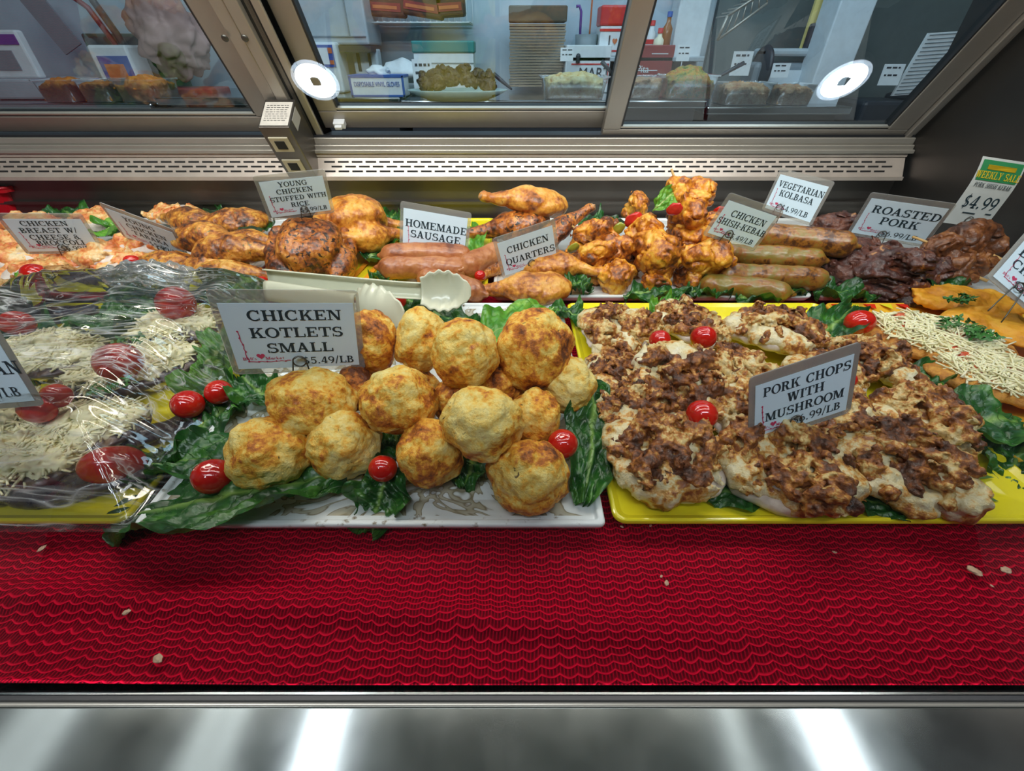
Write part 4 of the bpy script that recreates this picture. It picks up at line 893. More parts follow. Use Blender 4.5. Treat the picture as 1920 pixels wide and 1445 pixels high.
# ------------------------------------------------------------------ clear film over the left platter
t = glass_mat('cling_film', (.97, .97, .97), 1.5, .03, haze=.012); fl = t
co = t.coord(False); mp = t.n('Mapping'); t.link(co, mp.inputs[0]); mp.inputs['Rotation'].default_value = (0, 0, .75); mp.inputs['Scale'].default_value = (12, 110, 20)
mp2 = t.n('Mapping'); t.link(co, mp2.inputs[0]); mp2.inputs['Rotation'].default_value = (0, 0, -.6); mp2.inputs['Scale'].default_value = (15, 130, 20)
h = t.math('ADD', t.noise(mp.outputs[0], 1, 4, .6, .8), t.math('MULTIPLY', t.noise(mp2.outputs[0], 1, 3, .6, .8), .8)); h = t.math('ADD', h, t.math('MULTIPLY', t.noise(co, 40, 3), .5))
cr_ = None
for q_ in (mp, mp2):
    q3 = t.n('Mapping'); t.link(q_.outputs[0], q3.inputs[0]); q3.inputs['Scale'].default_value = (.22, .30, 1)
    n_ = t.math('ABSOLUTE', t.math('SUBTRACT', t.noise(q3.outputs[0], 1, 3, .5, .5), .5)); l_ = t.ramp(n_, [(0, (1, 1, 1)), (.012, (.25, .25, .25)), (.03, (0, 0, 0))])
    cr_ = l_ if cr_ is None else t.math('MAXIMUM', cr_, l_)
pt_ = t.ramp(t.noise(co, 9, 3), [(.42, (0, 0, 0)), (.58, (1, 1, 1))]); cr_ = t.math('MULTIPLY', cr_, pt_)
t.link(t.math('ADD', t.math('MULTIPLY', cr_, .42), .012), t.m2.inputs[0])  # creases whitened in the colour, standing in for streak highlights
bn = t.n('Bump'); bn.inputs['Strength'].default_value = .9; bn.inputs['Distance'].default_value = .013; t.link(h, bn.inputs['Height'])
for nd in t.t.nodes:
    if nd.bl_idname in ('ShaderNodeBsdfGlossy',): t.link(bn.outputs[0], nd.inputs['Normal'])
x0, x1, y0, y1 = -.815, -.345, .222, .69; ni, nj = 150, 150
gx, gy = np.meshgrid(np.linspace(x0, x1, nj), np.linspace(y0, y1, ni)); P = np.stack([gx, gy, gx * 0], -1)
ex = np.minimum(np.minimum((gx - x0) / .09, (x1 - gx) / .09), np.minimum((gy - y0) / .10, (y1 - gy) / .06)); ex = np.clip(ex, 0, 1); ex = ex * ex * (3 - 2 * ex)
z = .022 + ex * (.078 + .012 * fbm(P, 9, 2, 3)) + .0035 * fbm(P * np.array([1, 3, 1]) @ rotz(.7), 22, 2, 5) * ex
z += .010 * np.exp(-(((gy - .655) / .022) ** 2)) * np.exp(-(((gx + .60) / .09) ** 2)) * (1 + .8 * fbm(P, 45, 2, 8))
P[..., 2] = np.maximum(z, .024)
b = MB(); b.grid(P.tolist()); o = b.build('plastic_film', t.m, smooth=True); tag(o, 'crinkled clear plastic film stretched over the left platter of eggplant', 'plastic film')
t2 = glass_mat('film_bunched', (.93, .93, .93), 2.2, .05, haze=.16); c2_ = t2.coord(False); m2_ = t2.n('Mapping'); t2.link(c2_, m2_.inputs[0]); m2_.inputs['Scale'].default_value = (25, 90, 60)
b2_ = t2.n('Bump'); b2_.inputs['Distance'].default_value = .012; t2.link(t2.noise(m2_.outputs[0], 1, 5, .65, 1.2), b2_.inputs['Height'])
for nd in t2.t.nodes:
    if nd.bl_idname == 'ShaderNodeBsdfGlossy': t2.link(b2_.outputs[0], nd.inputs['Normal'])
bc = at(290, 515, .085); V = ICO_V * np.array((.085, .018, .020)); V = V + .010 * fbm(V, 40, 3, 4)[:, None] * ICO_V + np.stack([0*V[:,0], 0*V[:,0], .004 * np.sin(V[:, 0] * 260)], 1)
obj('bunched_film', V + np.array(bc), ICO_F, t2.m, o)
# ------------------------------------------------------------------ roast chicken and other cooked meats at the back
M['roast_dark'] = food('roast_skin_dark', [(.30, (.64, .28, .05)), (.42, (.46, .14, .016)), (.53, (.22, .055, .010)), (.66, (.05, .012, .005))], 26, .28, 5, .5, 120, .003, (120, .56, (.03, .012, .006)), fine=.5, coat=.4)
M['roast_gold'] = food('roast_skin_gold', [(.30, (.80, .46, .11)), (.46, (.70, .30, .035)), (.57, (.44, .13, .015)), (.70, (.10, .025, .006))], 24, .30, 5, .45, 110, .003, (120, .66, (.20, .06, .01)), fine=.35, coat=.35)
M['bone'] = plain('bone_end', (.42, .22, .09), .5, 0, .4, 80)
M['tabaka'] = food('grilled_skin', [(.30, (.74, .44, .11)), (.43, (.58, .24, .03)), (.54, (.30, .085, .012)), (.66, (.05, .014, .006))], 30, .32, 5, .5, 120, .003, (150, .64, (.10, .12, .02)), fine=.4, coat=.3)
def leg_f(seed, L=1.0):
    def f(P):
        d = ell(P, (.030, 0, .030), (.058, .042, .029)); d = smin(d, cap(P, (-.005, 0, .030), (-.082 * L, .004, .024), .024, .0115), .024)
        d = smin(d, ell(P, (-.092 * L, .004, .024), (.013, .0125, .012)), .006); d = smin(d, ell(P, (.06, .018, .022), (.03, .025, .02)), .012)
        return d + .0045 * fbm(P, 26, 3, seed) + .0010 * fbm(P, 130, 2, seed)
    return f
def leg_proto(name, seed, mat, lab, L=1.0):
    r = root(name, (0, 0, 0), lab, 'chicken leg', 'roasted chicken legs')
    sdf_obj('leg_meat', leg_f(seed, L), (-.115, -.06, -.006), (.105, .06, .07), 90, mat, r)
    sdf_obj('bone_end', lambda P: ell(P, (-.098 * L, .004, .024), (.008, .0105, .010)) + .003 * fbm(P, 120, 2, seed), (-.118, -.016, .006), (-.08, .024, .042), 26, M['bone'], r)
    return r
def place(o, first, px, py, z, rot, lab, sc=1.0, group=None, dz=.025):
    p = at(px, py, z + dz); p.z = z
    if first:
        o.location = p; o.rotation_euler = rot; o.scale = (sc,)*3; o['label'] = lab
        if group: o['group'] = group
        return o
    return dup(o, p, rot, lab, group, (sc,)*3)
q1 = leg_proto('chicken_quarter', 41, M['roast_gold'], 'x'); q2 = leg_proto('chicken_quarter', 44, M['roast_dark'], 'x')
place(q1, 1, 985, 380, .088, (.0, .18, .15), 'golden chicken quarter on top of the pile with its drumstick pointing left', .98)
place(q2, 1, 960, 428, .040, (0, -.1, .1), 'dark roasted chicken quarter under the top one', .98)
place(q1, 0, 985, 540, .016, (.1, 0, .0), 'long chicken quarter lying on the front rim behind a tomato', .88)
place(q1, 0, 1050, 495, .030, (0, 0, 2.9), 'chicken quarter behind the quarters card', .8)
place(q2, 0, 1065, 420, .060, (.2, .55, 3.5), 'chicken quarter with its bony drumstick end raised at the right', .75)
place(q1, 0, 920, 495, .02, (0, 0, 1.2), 'small chicken piece between the sausages and the quarters card', .55)
# flattened young chickens
t1 = leg_proto('flattened_chicken_leg', 51, M['tabaka'], 'x', .95)
gl_ = 'flattened young chicken pieces at the back left'
def tab(first, px, py, z, rz, lab, sc=1.0): return place(t1, first, px, py, z, (0, 0, rz), lab, sc, gl_, .02)
tab(1, 455, 475, .042, 3.05, 'flattened chicken leg pointing right at the dark stuffed chicken', .95)
tab(0, 440, 520, .018, 3.25, 'lowest flattened chicken leg next to the film bunch', .85)
tab(0, 400, 455, .050, 2.7, 'flattened chicken leg behind the tabaka card', .95)
tab(0, 430, 425, .035, .3, 'flattened chicken piece at the back by the dark herb', .95)
tab(0, 350, 418, .035, -.4, 'flattened chicken piece behind the top of the tabaka card', .9)
tab(0, 480, 452, .036, 2.9, 'flattened chicken piece touching the dark stuffed chicken', .7)
tab(0, 385, 505, .022, .2, 'flattened chicken piece right below the tabaka card', .8)
tab(0, 300, 500, .020, .0, 'flattened chicken piece at the back of the film bunch', .8)
# cheesy chicken breasts, far left
M['cheesy'] = food('baked_cheese', [(.28, (.86, .70, .42)), (.45, (.84, .48, .16)), (.58, (.72, .20, .05)), (.74, (.38, .08, .02))], 32, .32, 5, .6, 130, .003, (140, .68, (.10, .16, .03)), fine=.4, coat=.25)
M['browncheese'] = food('brown_cheese', [(.28, (.60, .44, .2)), (.5, (.42, .2, .05)), (.7, (.15, .05, .015))], 40, .4, 5, .7, 160, .003, None, fine=.4)
def breast(px, py, z, rz, lab, seed, mat='cheesy', ax=.062, ay=.042, h=.02):
    p = at(px, py, z + .015); p.z = z; r = root('stuffed_breast', p, lab, 'chicken breast', 'baked chicken breasts with cheese at the back left', (0, 0, rz))
    sdf_obj('breast', lambda P: ell(P, (0, 0, h * .8), (ax, ay, h)) + .005 * fbm(P, 28, 2, seed), (-ax*1.3, -ay*1.4, -.008), (ax*1.3, ay*1.4, h*2.4), 60, M['meat'], r)
    sdf_obj('cheese_topping', lambda P: ell(P, (0, 0, h * 1.15), (ax*.97, ay*.95, h*.95)) + .011 * fbm(P, 30, 3, seed + 3) + .003 * fbm(P, 110, 2, seed), (-ax*1.3, -ay*1.4, -.004), (ax*1.3, ay*1.4, h*3), 80, M[mat], r)
breast(30, 488, .024, .2, 'orange cheese covered chicken breast at the left edge', 1); breast(20, 455, .03, -.2, 'cheese covered chicken breast behind the left edge one', 2)
breast(110, 535, .018, .1, 'browned chicken breast with coarse crust below the broccoli card', 3, 'browncheese'); breast(185, 480, .028, -.3, 'pale cheese chicken breast between the left cards', 4)
breast(185, 415, .03, .3, 'orange cheese chicken breast at the back between the left cards', 5); breast(60, 425, .03, .2, 'cheese chicken breast behind the broccoli card', 6)
breast(270, 465, .028, .1, 'pale cheese chicken breast under the tabaka card', 7); breast(15, 560, .016, .4, 'browned chicken breast at the left edge behind the film', 8, 'browncheese')
breast(75, 515, .014, .3, 'cheese chicken breast right of the single tomato', 10); breast(125, 495, .016, -.2, 'cheese chicken breast just below the broccoli card', 11); breast(235, 500, .012, .2, 'pale cheese chicken breast behind the bunched film', 12)
breast(330, 405, .03, .1, 'cheese chicken breast at the far back of the left platter', 9)
# stuffed whole chickens
def whole(seed):
    def f(P):
        d = ell(P, (0, .0, .056), (.058, .074, .050))
        for s in (-1, 1):
            d = smin(d, ell(P, (s * .022, -.012, .078), (.036, .056, .030)), .014)
            d = smin(d, ell(P, (s * .054, -.028, .040), (.026, .042, .032)), .010)
            d = smin(d, cap(P, (s * .060, -.030, .050), (s * .034, -.098, .034), .020, .0105), .010)
            d = smin(d, cap(P, (s * .062, .050, .055), (s * .074, -.004, .050), .015, .011), .007)
        return d + .0045 * fbm(P, 20, 3, seed) + .0010 * fbm(P, 120, 2, seed)
    return f
def stuffed(px, py, z, rot, lab, mat, seed, sc):
    p = at(px, py, z + .05); p.z = z; r = root('stuffed_chicken', p, lab, 'roast chicken', 'young chickens stuffed with rice', rot); r.scale = (sc,)*3
    sdf_obj('body', whole(seed), (-.10, -.125, -.006), (.10, .095, .125), 110, mat, r)
    for s in (-1, 1):
        sdf_obj('drumstick_end', lambda P: ell(P, (s * .032, -.106, .032), (.011, .012, .011)) + .003 * fbm(P, 110, 2, seed), (s*.032-.02, -.125, .012), (s*.032+.02, -.085, .052), 24, M['bone'], r)
stuffed(584, 462, .018, (.28, .05, .25), 'dark herb crusted stuffed chicken left of the tongs', M['roast_dark'], 61, .98)
stuffed(660, 425, .026, (.0, 0, 1.9), 'golden stuffed chicken behind the dark one', M['roast_gold'], 63, .98)
# sausages
M['saus'] = food('pale_sausage', [(.32, (.50, .21, .075)), (.52, (.36, .11, .03)), (.68, (.15, .035, .010))], 28, .30, 4, .25, 150, .001, None, fine=.3, coat=.35)
M['kolb'] = food('green_sausage', [(.28, (.20, .18, .035)), (.46, (.24, .145, .022)), (.56, (.30, .11, .014)), (.68, (.07, .022, .007))], 40, .28, 5, .4, 150, .001, None, fine=.4, coat=.4)
def sausage(name, px, py, z, rz, L, r_, bend_, lab, cat, group, mat, seed, bias=0):
    p = at(px, py, z + r_); p.z = z
    ps = [np.array((L * (k / 6 - .5), bend_ * (1 - (2 * k / 6 - 1) ** 2), r_)) for k in range(7)]
    def f(P):
        d = None
        for a, b_ in zip(ps, ps[1:]):
            e = cap(P, a, b_, r_, r_); d = e if d is None else np.minimum(d, e)
        for e_, s in ((ps[0], -1), (ps[-1], 1)): d = smin(d, cap(P, e_ + np.array((s * r_ * .8, 0, 0)), e_ + np.array((s * r_ * 1.25, 0, 0)), r_ * .25, r_ * .18), .006)
        return d + .0022 * fbm(P, 30, 2, seed) + .0006 * fbm(P, 160, 2, seed)
    e = L / 2 + r_ * 1.6; o = sdf_obj(name, f, (-e, -r_*1.5 - abs(bend_), -.005), (e, r_*1.5 + abs(bend_), r_*2.4), 90, mat)
    o.location = p; o.rotation_euler = (0, 0, rz); o.color = (1 + bias, 1, 1, 1); return tag(o, lab, cat, group)
gs = 'homemade pale sausages'
sausage('sausage', 795, 502, .030, -.02, .125, .0205, .0, 'front pale sausage below the homemade sausage card', 'sausage', gs, M['saus'], 1)
sausage('sausage', 800, 478, .042, .0, .13, .021, .004, 'pale sausage partly behind the homemade sausage card', 'sausage', gs, M['saus'], 2)
sausage('sausage', 845, 535, .016, -.5, .10, .0205, .005, 'sausage end showing above the tongs scoop', 'sausage', gs, M['saus'], 3)
sausage('sausage', 905, 487, .030, .9, .07, .023, .0, 'short pink sausage between the sausage card and quarters card', 'sausage', gs, M['saus'], 4, -.1)
#sausage('sausage', 790, 520, .014, .05, .12, .0205, .0, 'lowest pale sausage behind the tongs arm', 'sausage', gs, M['saus'], 5)
gk = 'green vegetarian sausages in a stack'
sausage('kolbasa_sausage', 1495, 450, .064, -.35, .140, .024, .006, 'topmost green sausage ending in a browned tip', 'sausage', gk, M['kolb'], 6, .15)
sausage('kolbasa_sausage', 1440, 483, .040, -.16, .150, .0215, .004, 'second green sausage of the stack, under the topmost', 'sausage', gk, M['kolb'], 7)
sausage('kolbasa_sausage', 1445, 520, .022, -.10, .150, .0215, .003, 'third green sausage of the stack with dark blisters', 'sausage', gk, M['kolb'], 8, .06)
sausage('kolbasa_sausage', 1395, 542, .012, -.25, .11, .0205, .004, 'lowest green sausage resting on the lettuce', 'sausage', gk, M['kolb'], 9, -.08)
# chicken kebabs
M['kebab'] = food('kebab_chicken', [(.29, (.84, .50, .08)), (.42, (.74, .30, .018)), (.52, (.44, .12, .009)), (.62, (.15, .036, .006)), (.76, (.03, .010, .004))], 32, .30, 5, .6, 110, .003, None, fine=.4, coat=.35)
M['porkkeb'] = food('kebab_pork', [(.28, (.40, .17, .05)), (.48, (.20, .065, .018)), (.66, (.07, .022, .008)), (.8, (.02, .008, .005))], 28, .34, 5, .7, 110, .003, None, fine=.4, coat=.3)
M['stick'] = plain('wood_skewer', (.55, .34, .12), .6, 0, .25, 60)
M['pepper'] = plain('red_pepper', (.55, .02, .015), .2, 0, .3, 60, coat=.3); M['gpepper'] = plain('green_pepper', (.28, .30, .03), .25, 0, .4, 50, coat=.3)
def chunk_mesh(seed, rr):
    rng = np.random.RandomState(seed); L = [((rng.uniform(-.4, .4) * rr[0], rng.uniform(-.4, .4) * rr[1], rng.uniform(-.4, .4) * rr[2]), np.array(rr) * rng.uniform(.55, .85), rot_any(rng)) for k in range(5)]
    def f(P):
        d = ell(P, (0, 0, 0), np.array(rr) * .82)
        for c, q, R in L: d = smin(d, ell(P, c, q, R), .003)
        d = d + .0085 * fbm(P, 30, 3, seed) + .0014 * fbm(P, 150, 2, seed); n_ = perlin(P * 42, seed + 5)
        return d + .0045 * np.exp(-(n_ / .08) ** 2)
    e = max(rr) * 1.6; return sdf_verts(f, (-e, -e, -e), (e, e, e), 60)
CH = [chunk_mesh(70 + k, rr) for k, rr in enumerate(((.030, .026, .025), (.034, .025, .024), (.027, .030, .027), (.032, .028, .022)))]
def kebab(pts, lab, mat, cat, group, seed, sizes=None, peppers=(), stick=True):
    W = [at(px, py, z) for px, py, z in pts]; o0 = sum(W, Vector()) / len(W); rng = random.Random(seed)
    r = root('kebab', o0, lab, cat, group)
    for i, p in enumerate(W):
        V, Fc = CH[(seed + i) % 4]; s = sizes[i] if sizes else 1.0
        c = obj('meat_chunk', V * s, Fc, M[mat], r, loc=p - o0); c.rotation_euler = (rng.uniform(-.6, .6), rng.uniform(-.6, .6), rng.uniform(0, 6.3)); c.color = (1 + rng.uniform(-.14, .14), 1, 1, 1)
    for (px, py, z, m, s) in peppers:
        V = ICO3_V * np.array((.016, .005, .013)) * s; V = V + (.18 * s * .016 * perlin(ICO3_V * 1.5, seed))[:, None] * ICO3_V
        c = obj('pepper_slice', V, ICO3_F, M[m], r, loc=at(px, py, z) - o0); c.rotation_euler = (.3, rng.uniform(-1, 1), rng.uniform(-.6, .6))
    if stick:
        d = (W[-1] - W[0]).normalized(); b = MB(); b.tube([W[0] - d * .05 - o0, W[-1] + d * .05 - o0], .0022, 8); b.build('skewer', M['stick'], r, True)
    return r
gk = 'chicken shish kebabs piled at the back'
kebab([(1195, 392, .105), (1205, 425, .095), (1235, 478, .075), (1240, 500, .055), (1215, 445, .09), (1180, 470, .05)], 'chicken kebab with red pepper in the middle of the pile', 'kebab', 'kebab', gk, 1, (1.0, 1.1, 1.5, 1.1, 1.2, 1.1), [(1188, 412, .115, 'pepper', 1.1), (1160, 428, .10, 'gpepper', .8)])
kebab([(1275, 365, .15), (1315, 368, .145), (1300, 400, .125), (1275, 415, .105), (1330, 425, .10), (1290, 450, .08), (1310, 470, .06)], 'chicken kebab at the top of the pile under the romaine tip', 'kebab', 'kebab', gk, 2, (1.15, 1.1, 1.25, 1.1, 1.1, 1.2, 1.1), [(1265, 392, .14, 'pepper', .9), (1350, 395, .13, 'pepper', .7)])
kebab([(1100, 445, .070), (1130, 450, .075), (1125, 485, .060), (1150, 520, .040), (1085, 470, .045), (1150, 475, .06), (1115, 515, .03), (1170, 500, .03)], 'chicken kebab at the left end of the pile beside the quarters', 'kebab', 'kebab', gk, 3, (1.1, 1.2, 1.25, 1.3, .9, 1.1, 1.0, 1.1), [(1075, 465, .072, 'gpepper', .8)])
kebab([(1330, 490, .065), (1345, 510, .045), (1225, 530, .030), (1290, 520, .030), (1300, 490, .04), (1375, 500, .035)], 'chicken kebab at the right below the shish kebab card', 'kebab', 'kebab', gk, 4, (1.4, 1.2, 1.0, 1.0, 1.1, 1.0))

gp = 'pork kebabs by the end wall'
kebab([(1760, 462, .075), (1800, 455, .080), (1845, 460, .075), (1790, 490, .055), (1835, 490, .055)], 'dark pork kebab under the tall sale card', 'porkkeb', 'kebab', gp, 6, (1.1, 1.2, 1.2, 1.1, 1.0))
kebab([(1740, 500, .040), (1790, 510, .040), (1700, 510, .035)], 'reddish pork kebab below the dark one', 'porkkeb', 'kebab', gp, 7, (1.0, 1.0, .9))
b = MB(); a_, c_ = at(1848, 472, .07), at(1900, 497, .06); b.tube([a_, c_], .0028, 8); o = b.build('loose_skewer', M['stick'], smooth=True); tag(o, 'bare wooden skewer end sticking out beside the right edge card', 'skewer', 'wooden skewers')
b = MB(); b.tube([at(1815, 512, .04), at(1852, 527, .035)], .0028, 8); o = b.build('loose_skewer', M['stick'], smooth=True); tag(o, 'bare wooden skewer end above the orange schnitzel', 'skewer', 'wooden skewers')
# roasted pork
M['pork'] = food('roast_pork_crust', [(.28, (.22, .07, .03)), (.44, (.11, .032, .018)), (.58, (.055, .016, .011)), (.76, (.014, .006, .005))], 24, .34, 6, .8, 90, .004, (70, .66, (.42, .19, .06)), fine=.5, coat=.3)
def roast(px, py, z, rr, rz, lab, seed):
    p = at(px, py, z + rr[2]); p.z = z; rng = np.random.RandomState(seed)
    L = [((rng.uniform(-.55, .55) * rr[0], rng.uniform(-.4, .4) * rr[1], rr[2] * rng.uniform(.6, 1.2)), np.array(rr) * rng.uniform(.4, .65), rot_any(rng)) for k in range(6)]
    def f(P):
        d = ell(P, (0, 0, rr[2] * .95), np.array(rr) * .9)
        for c, q, R in L: d = smin(d, ell(P, c, q, R), .010)
        return d + .013 * fbm(P, 24, 3, seed) + .0035 * fbm(P, 90, 3, seed) + .006 * np.exp(-(perlin(P * np.array((18, 18, 55)), seed + 5) / .1) ** 2)
    e = max(rr) * 1.4; o = sdf_obj('roasted_pork', f, (-e, -e, -.01), (e, e, rr[2] * 2.8), 115, M['pork']); o.location = p; o.rotation_euler = (0, 0, rz)
    return tag(o, lab, 'roast pork', 'dark chunks of roasted pork')
roast(1650, 505, .016, (.105, .06, .034), -.25, 'largest dark roasted pork joint under its card', 1); roast(1590, 428, .020, (.08, .05, .042), -.3, 'roasted pork piece behind the green sausage tip', 2)
roast(1720, 505, .014, (.06, .05, .036), .2, 'roasted pork piece at the right end of the joint', 3); roast(1650, 545, .012, (.07, .03, .016), -.3, 'thin roasted pork slice in front of the joint', 4)
roast(1590, 480, .014, (.06, .05, .04), .5, 'roasted pork piece beside the green sausages', 5)
# ------------------------------------------------------------------ serving tongs
M['ivory'] = plain('ivory_plastic', (.66, .66, .50), .28, 0, .05, 20, coat=.3)
pv = at(503, 530, .072); r = root('tongs', pv, 'ivory plastic serving tongs with scalloped scoops lying across the platters', 'tongs')
def tong_arm(A_, B_, Cc, w0, w1, ws, flip, name):
    A_, B_, Cc = Vector(A_), Vector(B_), Vector(Cc); ax = (B_ - A_).normalized(); vd = Vector((0, .35, .93)); vd = (vd - ax * vd.dot(ax)).normalized(); nr = ax.cross(vd) * flip
    P = []
    for i in range(22):
        u = i / 21; c = A_.lerp(B_, u); hw = w0 + (w1 - w0) * min(1, u * 1.15); row = []
        for v, d in ((-1, .007), (-1, .0), (-.9, -.003), (-.4, -.0045), (.4, -.0045), (.9, -.003), (1, 0), (1, .007)): row.append(c + vd * v * hw + nr * d - pv)
        P.append(row)
    b = MB(); b.grid(P); o = b.build('arm', M['ivory'], r, True); s = o.modifiers.new('t', 'SOLIDIFY'); s.thickness = .0022; s.offset = 0
    P = []; L = (Cc - B_).length
    for i in range(26):
        u = i / 25; c = B_.lerp(Cc, u); hw = ws * math.sin(math.pi * (.14 + .86 * u) * .98) ** .55 * (1 + .07 * math.cos(u * 34)); hw = max(hw, .0008); row = []
        for j in range(15):
            v = -1 + 2 * j / 14; dp = .016 * (1 - v * v) * math.sin(math.pi * min(1, u + .12)) ; row.append(c + vd * v * hw - nr * (dp - .006) - pv)
        P.append(row)
    b = MB(); b.grid(P); q = b.build('scoop', M['ivory'], o, True); s = q.modifiers.new('t', 'SOLIDIFY'); s.thickness = .0022; s.offset = 0
tong_arm(at(500, 528, .074), at(790, 545, .078), at(885, 546, .076), .019, .0115, .030, 1, 'upper')
tong_arm(at(500, 545, .066), at(668, 568, .088), at(752, 592, .100), .015, .012, .030, -1, 'lower')
# ------------------------------------------------------------------ red tubs at the back left, crumbs on the mat
M['red_tub'] = plain('red_tub', (.50, .006, .015), .3)
def tub(px, py, w_, d_, h_, lab):
    p = at(px, py, .03); p.z = .03; r_ = root('red_tub', p, lab, 'tub', 'red plastic tubs behind the left platter'); b = MB(); rings = []
    for s, z in ((.82, 0), (.97, h_), (1.06, h_), (1.06, h_ - .008), (1.03, h_ - .008)): rings.append(ring(-w_ * s, w_ * s, -d_ * s, d_ * s, 0, z, .02))
    k = len(rings[0]); b.add([q for g in rings for q in g], [(a*k+i, a*k+(i+1) % k, (a+1)*k+(i+1) % k, (a+1)*k+i) for a in range(4) for i in range(k)]); b.add(rings[0], [tuple(range(k))[::-1]])
    o = b.build('basin', M['red_tub'], r_); s = o.modifiers.new('t', 'SOLIDIFY'); s.thickness = .003
    b = MB(); b.tube([Vector(q) for q in ring(-w_ * 1.06, w_ * 1.06, -d_ * 1.06, d_ * 1.06, 0, h_, .02)] + [Vector(ring(-w_ * 1.06, w_ * 1.06, -d_ * 1.06, d_ * 1.06, 0, h_, .02)[0])], .004, 8); b.build('rim', M['red_tub'], r_, True)
tub(5, 392, .10, .055, .065, 'red plastic tub behind the left platter under the vent')
M['crumb'] = plain('crumb', (.72, .50, .34), .6, 0, .3, 200)
rng = random.Random(5)
for i, (px, py, s, lab) in enumerate(((237,1147,9,'pale crumb on the red mat at the left'), (78,1028,9,'orange crumb on the mat under the film platter'), (38,982,8,'crumb beside the front rim at the far left'), (296,1235,13,'smeared pale crumb low on the left of the mat'),
    (1250,1092,7,'orange crumb in the middle of the mat'), (1828,1070,15,'white flake on the right of the mat'), (1886,1068,12,'thin white flake at the right edge of the mat'), (1565,1035,5,'small crumb on the mat under the yellow platter'), (1166,987,4,'tiny crumb by the corner of the white platter'), (1220,985,4,'tiny orange crumb under the yellow platter rim'), (1860,1098,4,'tiny white crumb on the right of the mat'), (1240,1080,4,'tiny crumb beside the orange one'))):
    p = at(px, py, .009); q = size_at(p, s); V = ICO3_V * (1 + .5 * perlin(ICO3_V * 1.6, i))[:, None] * np.array((q, q * .7, q * .22)) * .75; o = obj('crumb', V, ICO3_F, M['crumb'], loc=p); o.rotation_euler = (0, 0, rng.uniform(0, 6)); tag(o, lab, 'crumb', 'crumbs on the red mat')
# ------------------------------------------------------------------ kitchen behind the rear doors
def bx(name, px0, py0, px1, py1, y, d, mat, parent=None, origin=None):
    a, c = at_y(px0, py1, y), at_y(px1, py0, y); b = MB(); o0 = origin or Vector((0, 0, 0))
    b.box((a.x - o0.x, y - o0.y, a.z - o0.z), (c.x - o0.x, y + d - o0.y, c.z - o0.z)); return bevel(b.build(name, mat, parent), .003)
def base_at(px, py, y): return at_y(px, py, y)
K = {k: plain('kit_' + k, c, r) for k, c, r in (('blue', (.03, .10, .38), .5), ('pale', (.62, .70, .76), .5), ('brown', (.07, .025, .018), .6), ('paperbag', (.30, .23, .15), .8), ('paperbag2', (.10, .09, .06), .8),
    ('red', (.62, .02, .02), .4), ('teal', (.02, .22, .22), .5), ('purple', (.14, .05, .30), .4), ('orange', (.60, .16, .05), .5), ('maroon', (.28, .03, .03), .6), ('white', (.74, .78, .80), .5), ('dark', (.03, .035, .045), .4),
    ('grey', (.22, .26, .29), .4), ('lightgrey', (.42, .48, .52), .4), ('yellow', (.75, .62, .22), .6), ('amber', (.32, .11, .02), .2), ('cream', (.80, .78, .58), .4), ('darkred', (.20, .015, .03), .4))}
YC = 2.2
# prep counters
def counter(x0, x1, yy, ztop, lab, deep=.60):
    r = root('prep_counter', ((x0+x1)/2, yy, FLOOR), lab, 'counter', 'stainless prep counters'); H_ = ztop - FLOOR
    b = MB(); b.box((x0-(x0+x1)/2, 0, H_ - .03), (x1-(x0+x1)/2, deep, H_)); bevel(b.build('worktop', M['steel'], r), .006)
    b = MB(); b.box((x0-(x0+x1)/2 + .03, .05, 0), (x1-(x0+x1)/2 - .03, deep, H_ - .031)); b.build('cabinet', K['dark'], r)
    return ztop
za = at_y(900, 188, YC).z; zb = at_y(1450, 200, YC).z; xa = at_y(750, 188, YC).x; xb = at_y(1328, 188, YC).x; xc = at_y(1600, 200, YC).x
counter(xa, xb, YC, za, 'stainless counter behind the middle rear door'); counter(xb + .005, xc, YC, zb, 'lower stainless counter behind the right rear door')
zl = at_y(700, 178, YC).z - .01; counter(-1.55, xa - .005, YC + .02, zl, 'counter behind the left rear door and the glove box'); counter(-3.6, -1.56, YC, zl - .02, 'counter seen through the left rear glass')
# glove box
a = at_y(708, 168, 2.24); a.z = zl; r = root('glove_box', a, 'white and blue box of disposable gloves on the left counter', 'box')
b = MB(); b.box((-.115, 0, 0), (.115, .12, .075)); bevel(b.build('carton', K['white'], r), .003)
b = MB(); b.box((-.117, -.002, .068), (.117, .122, .078)); b.box((-.117, -.002, 0), (.117, 0, .008)); b.box((-.118, -.002, 0), (-.108, 0, .076)); b.box((.108, -.002, 0), (.118, 0, .076)); bevel(b.build('blue_band', K['blue'], r), .002)
o = blender_text('lettering', 'DISPOSABLE VINYL GLOVES', .024, (0, -.001, .045), (math.pi/2, 0, 0), K['blue'], r, .66, .0012)
V = ICO3_V * (1 + .6 * perlin(ICO3_V * 2, 3))[:, None] * np.array((.05, .03, .025)); obj('glove_tuft', V, ICO3_F, K['white'], r, loc=(.0, .06, .085))
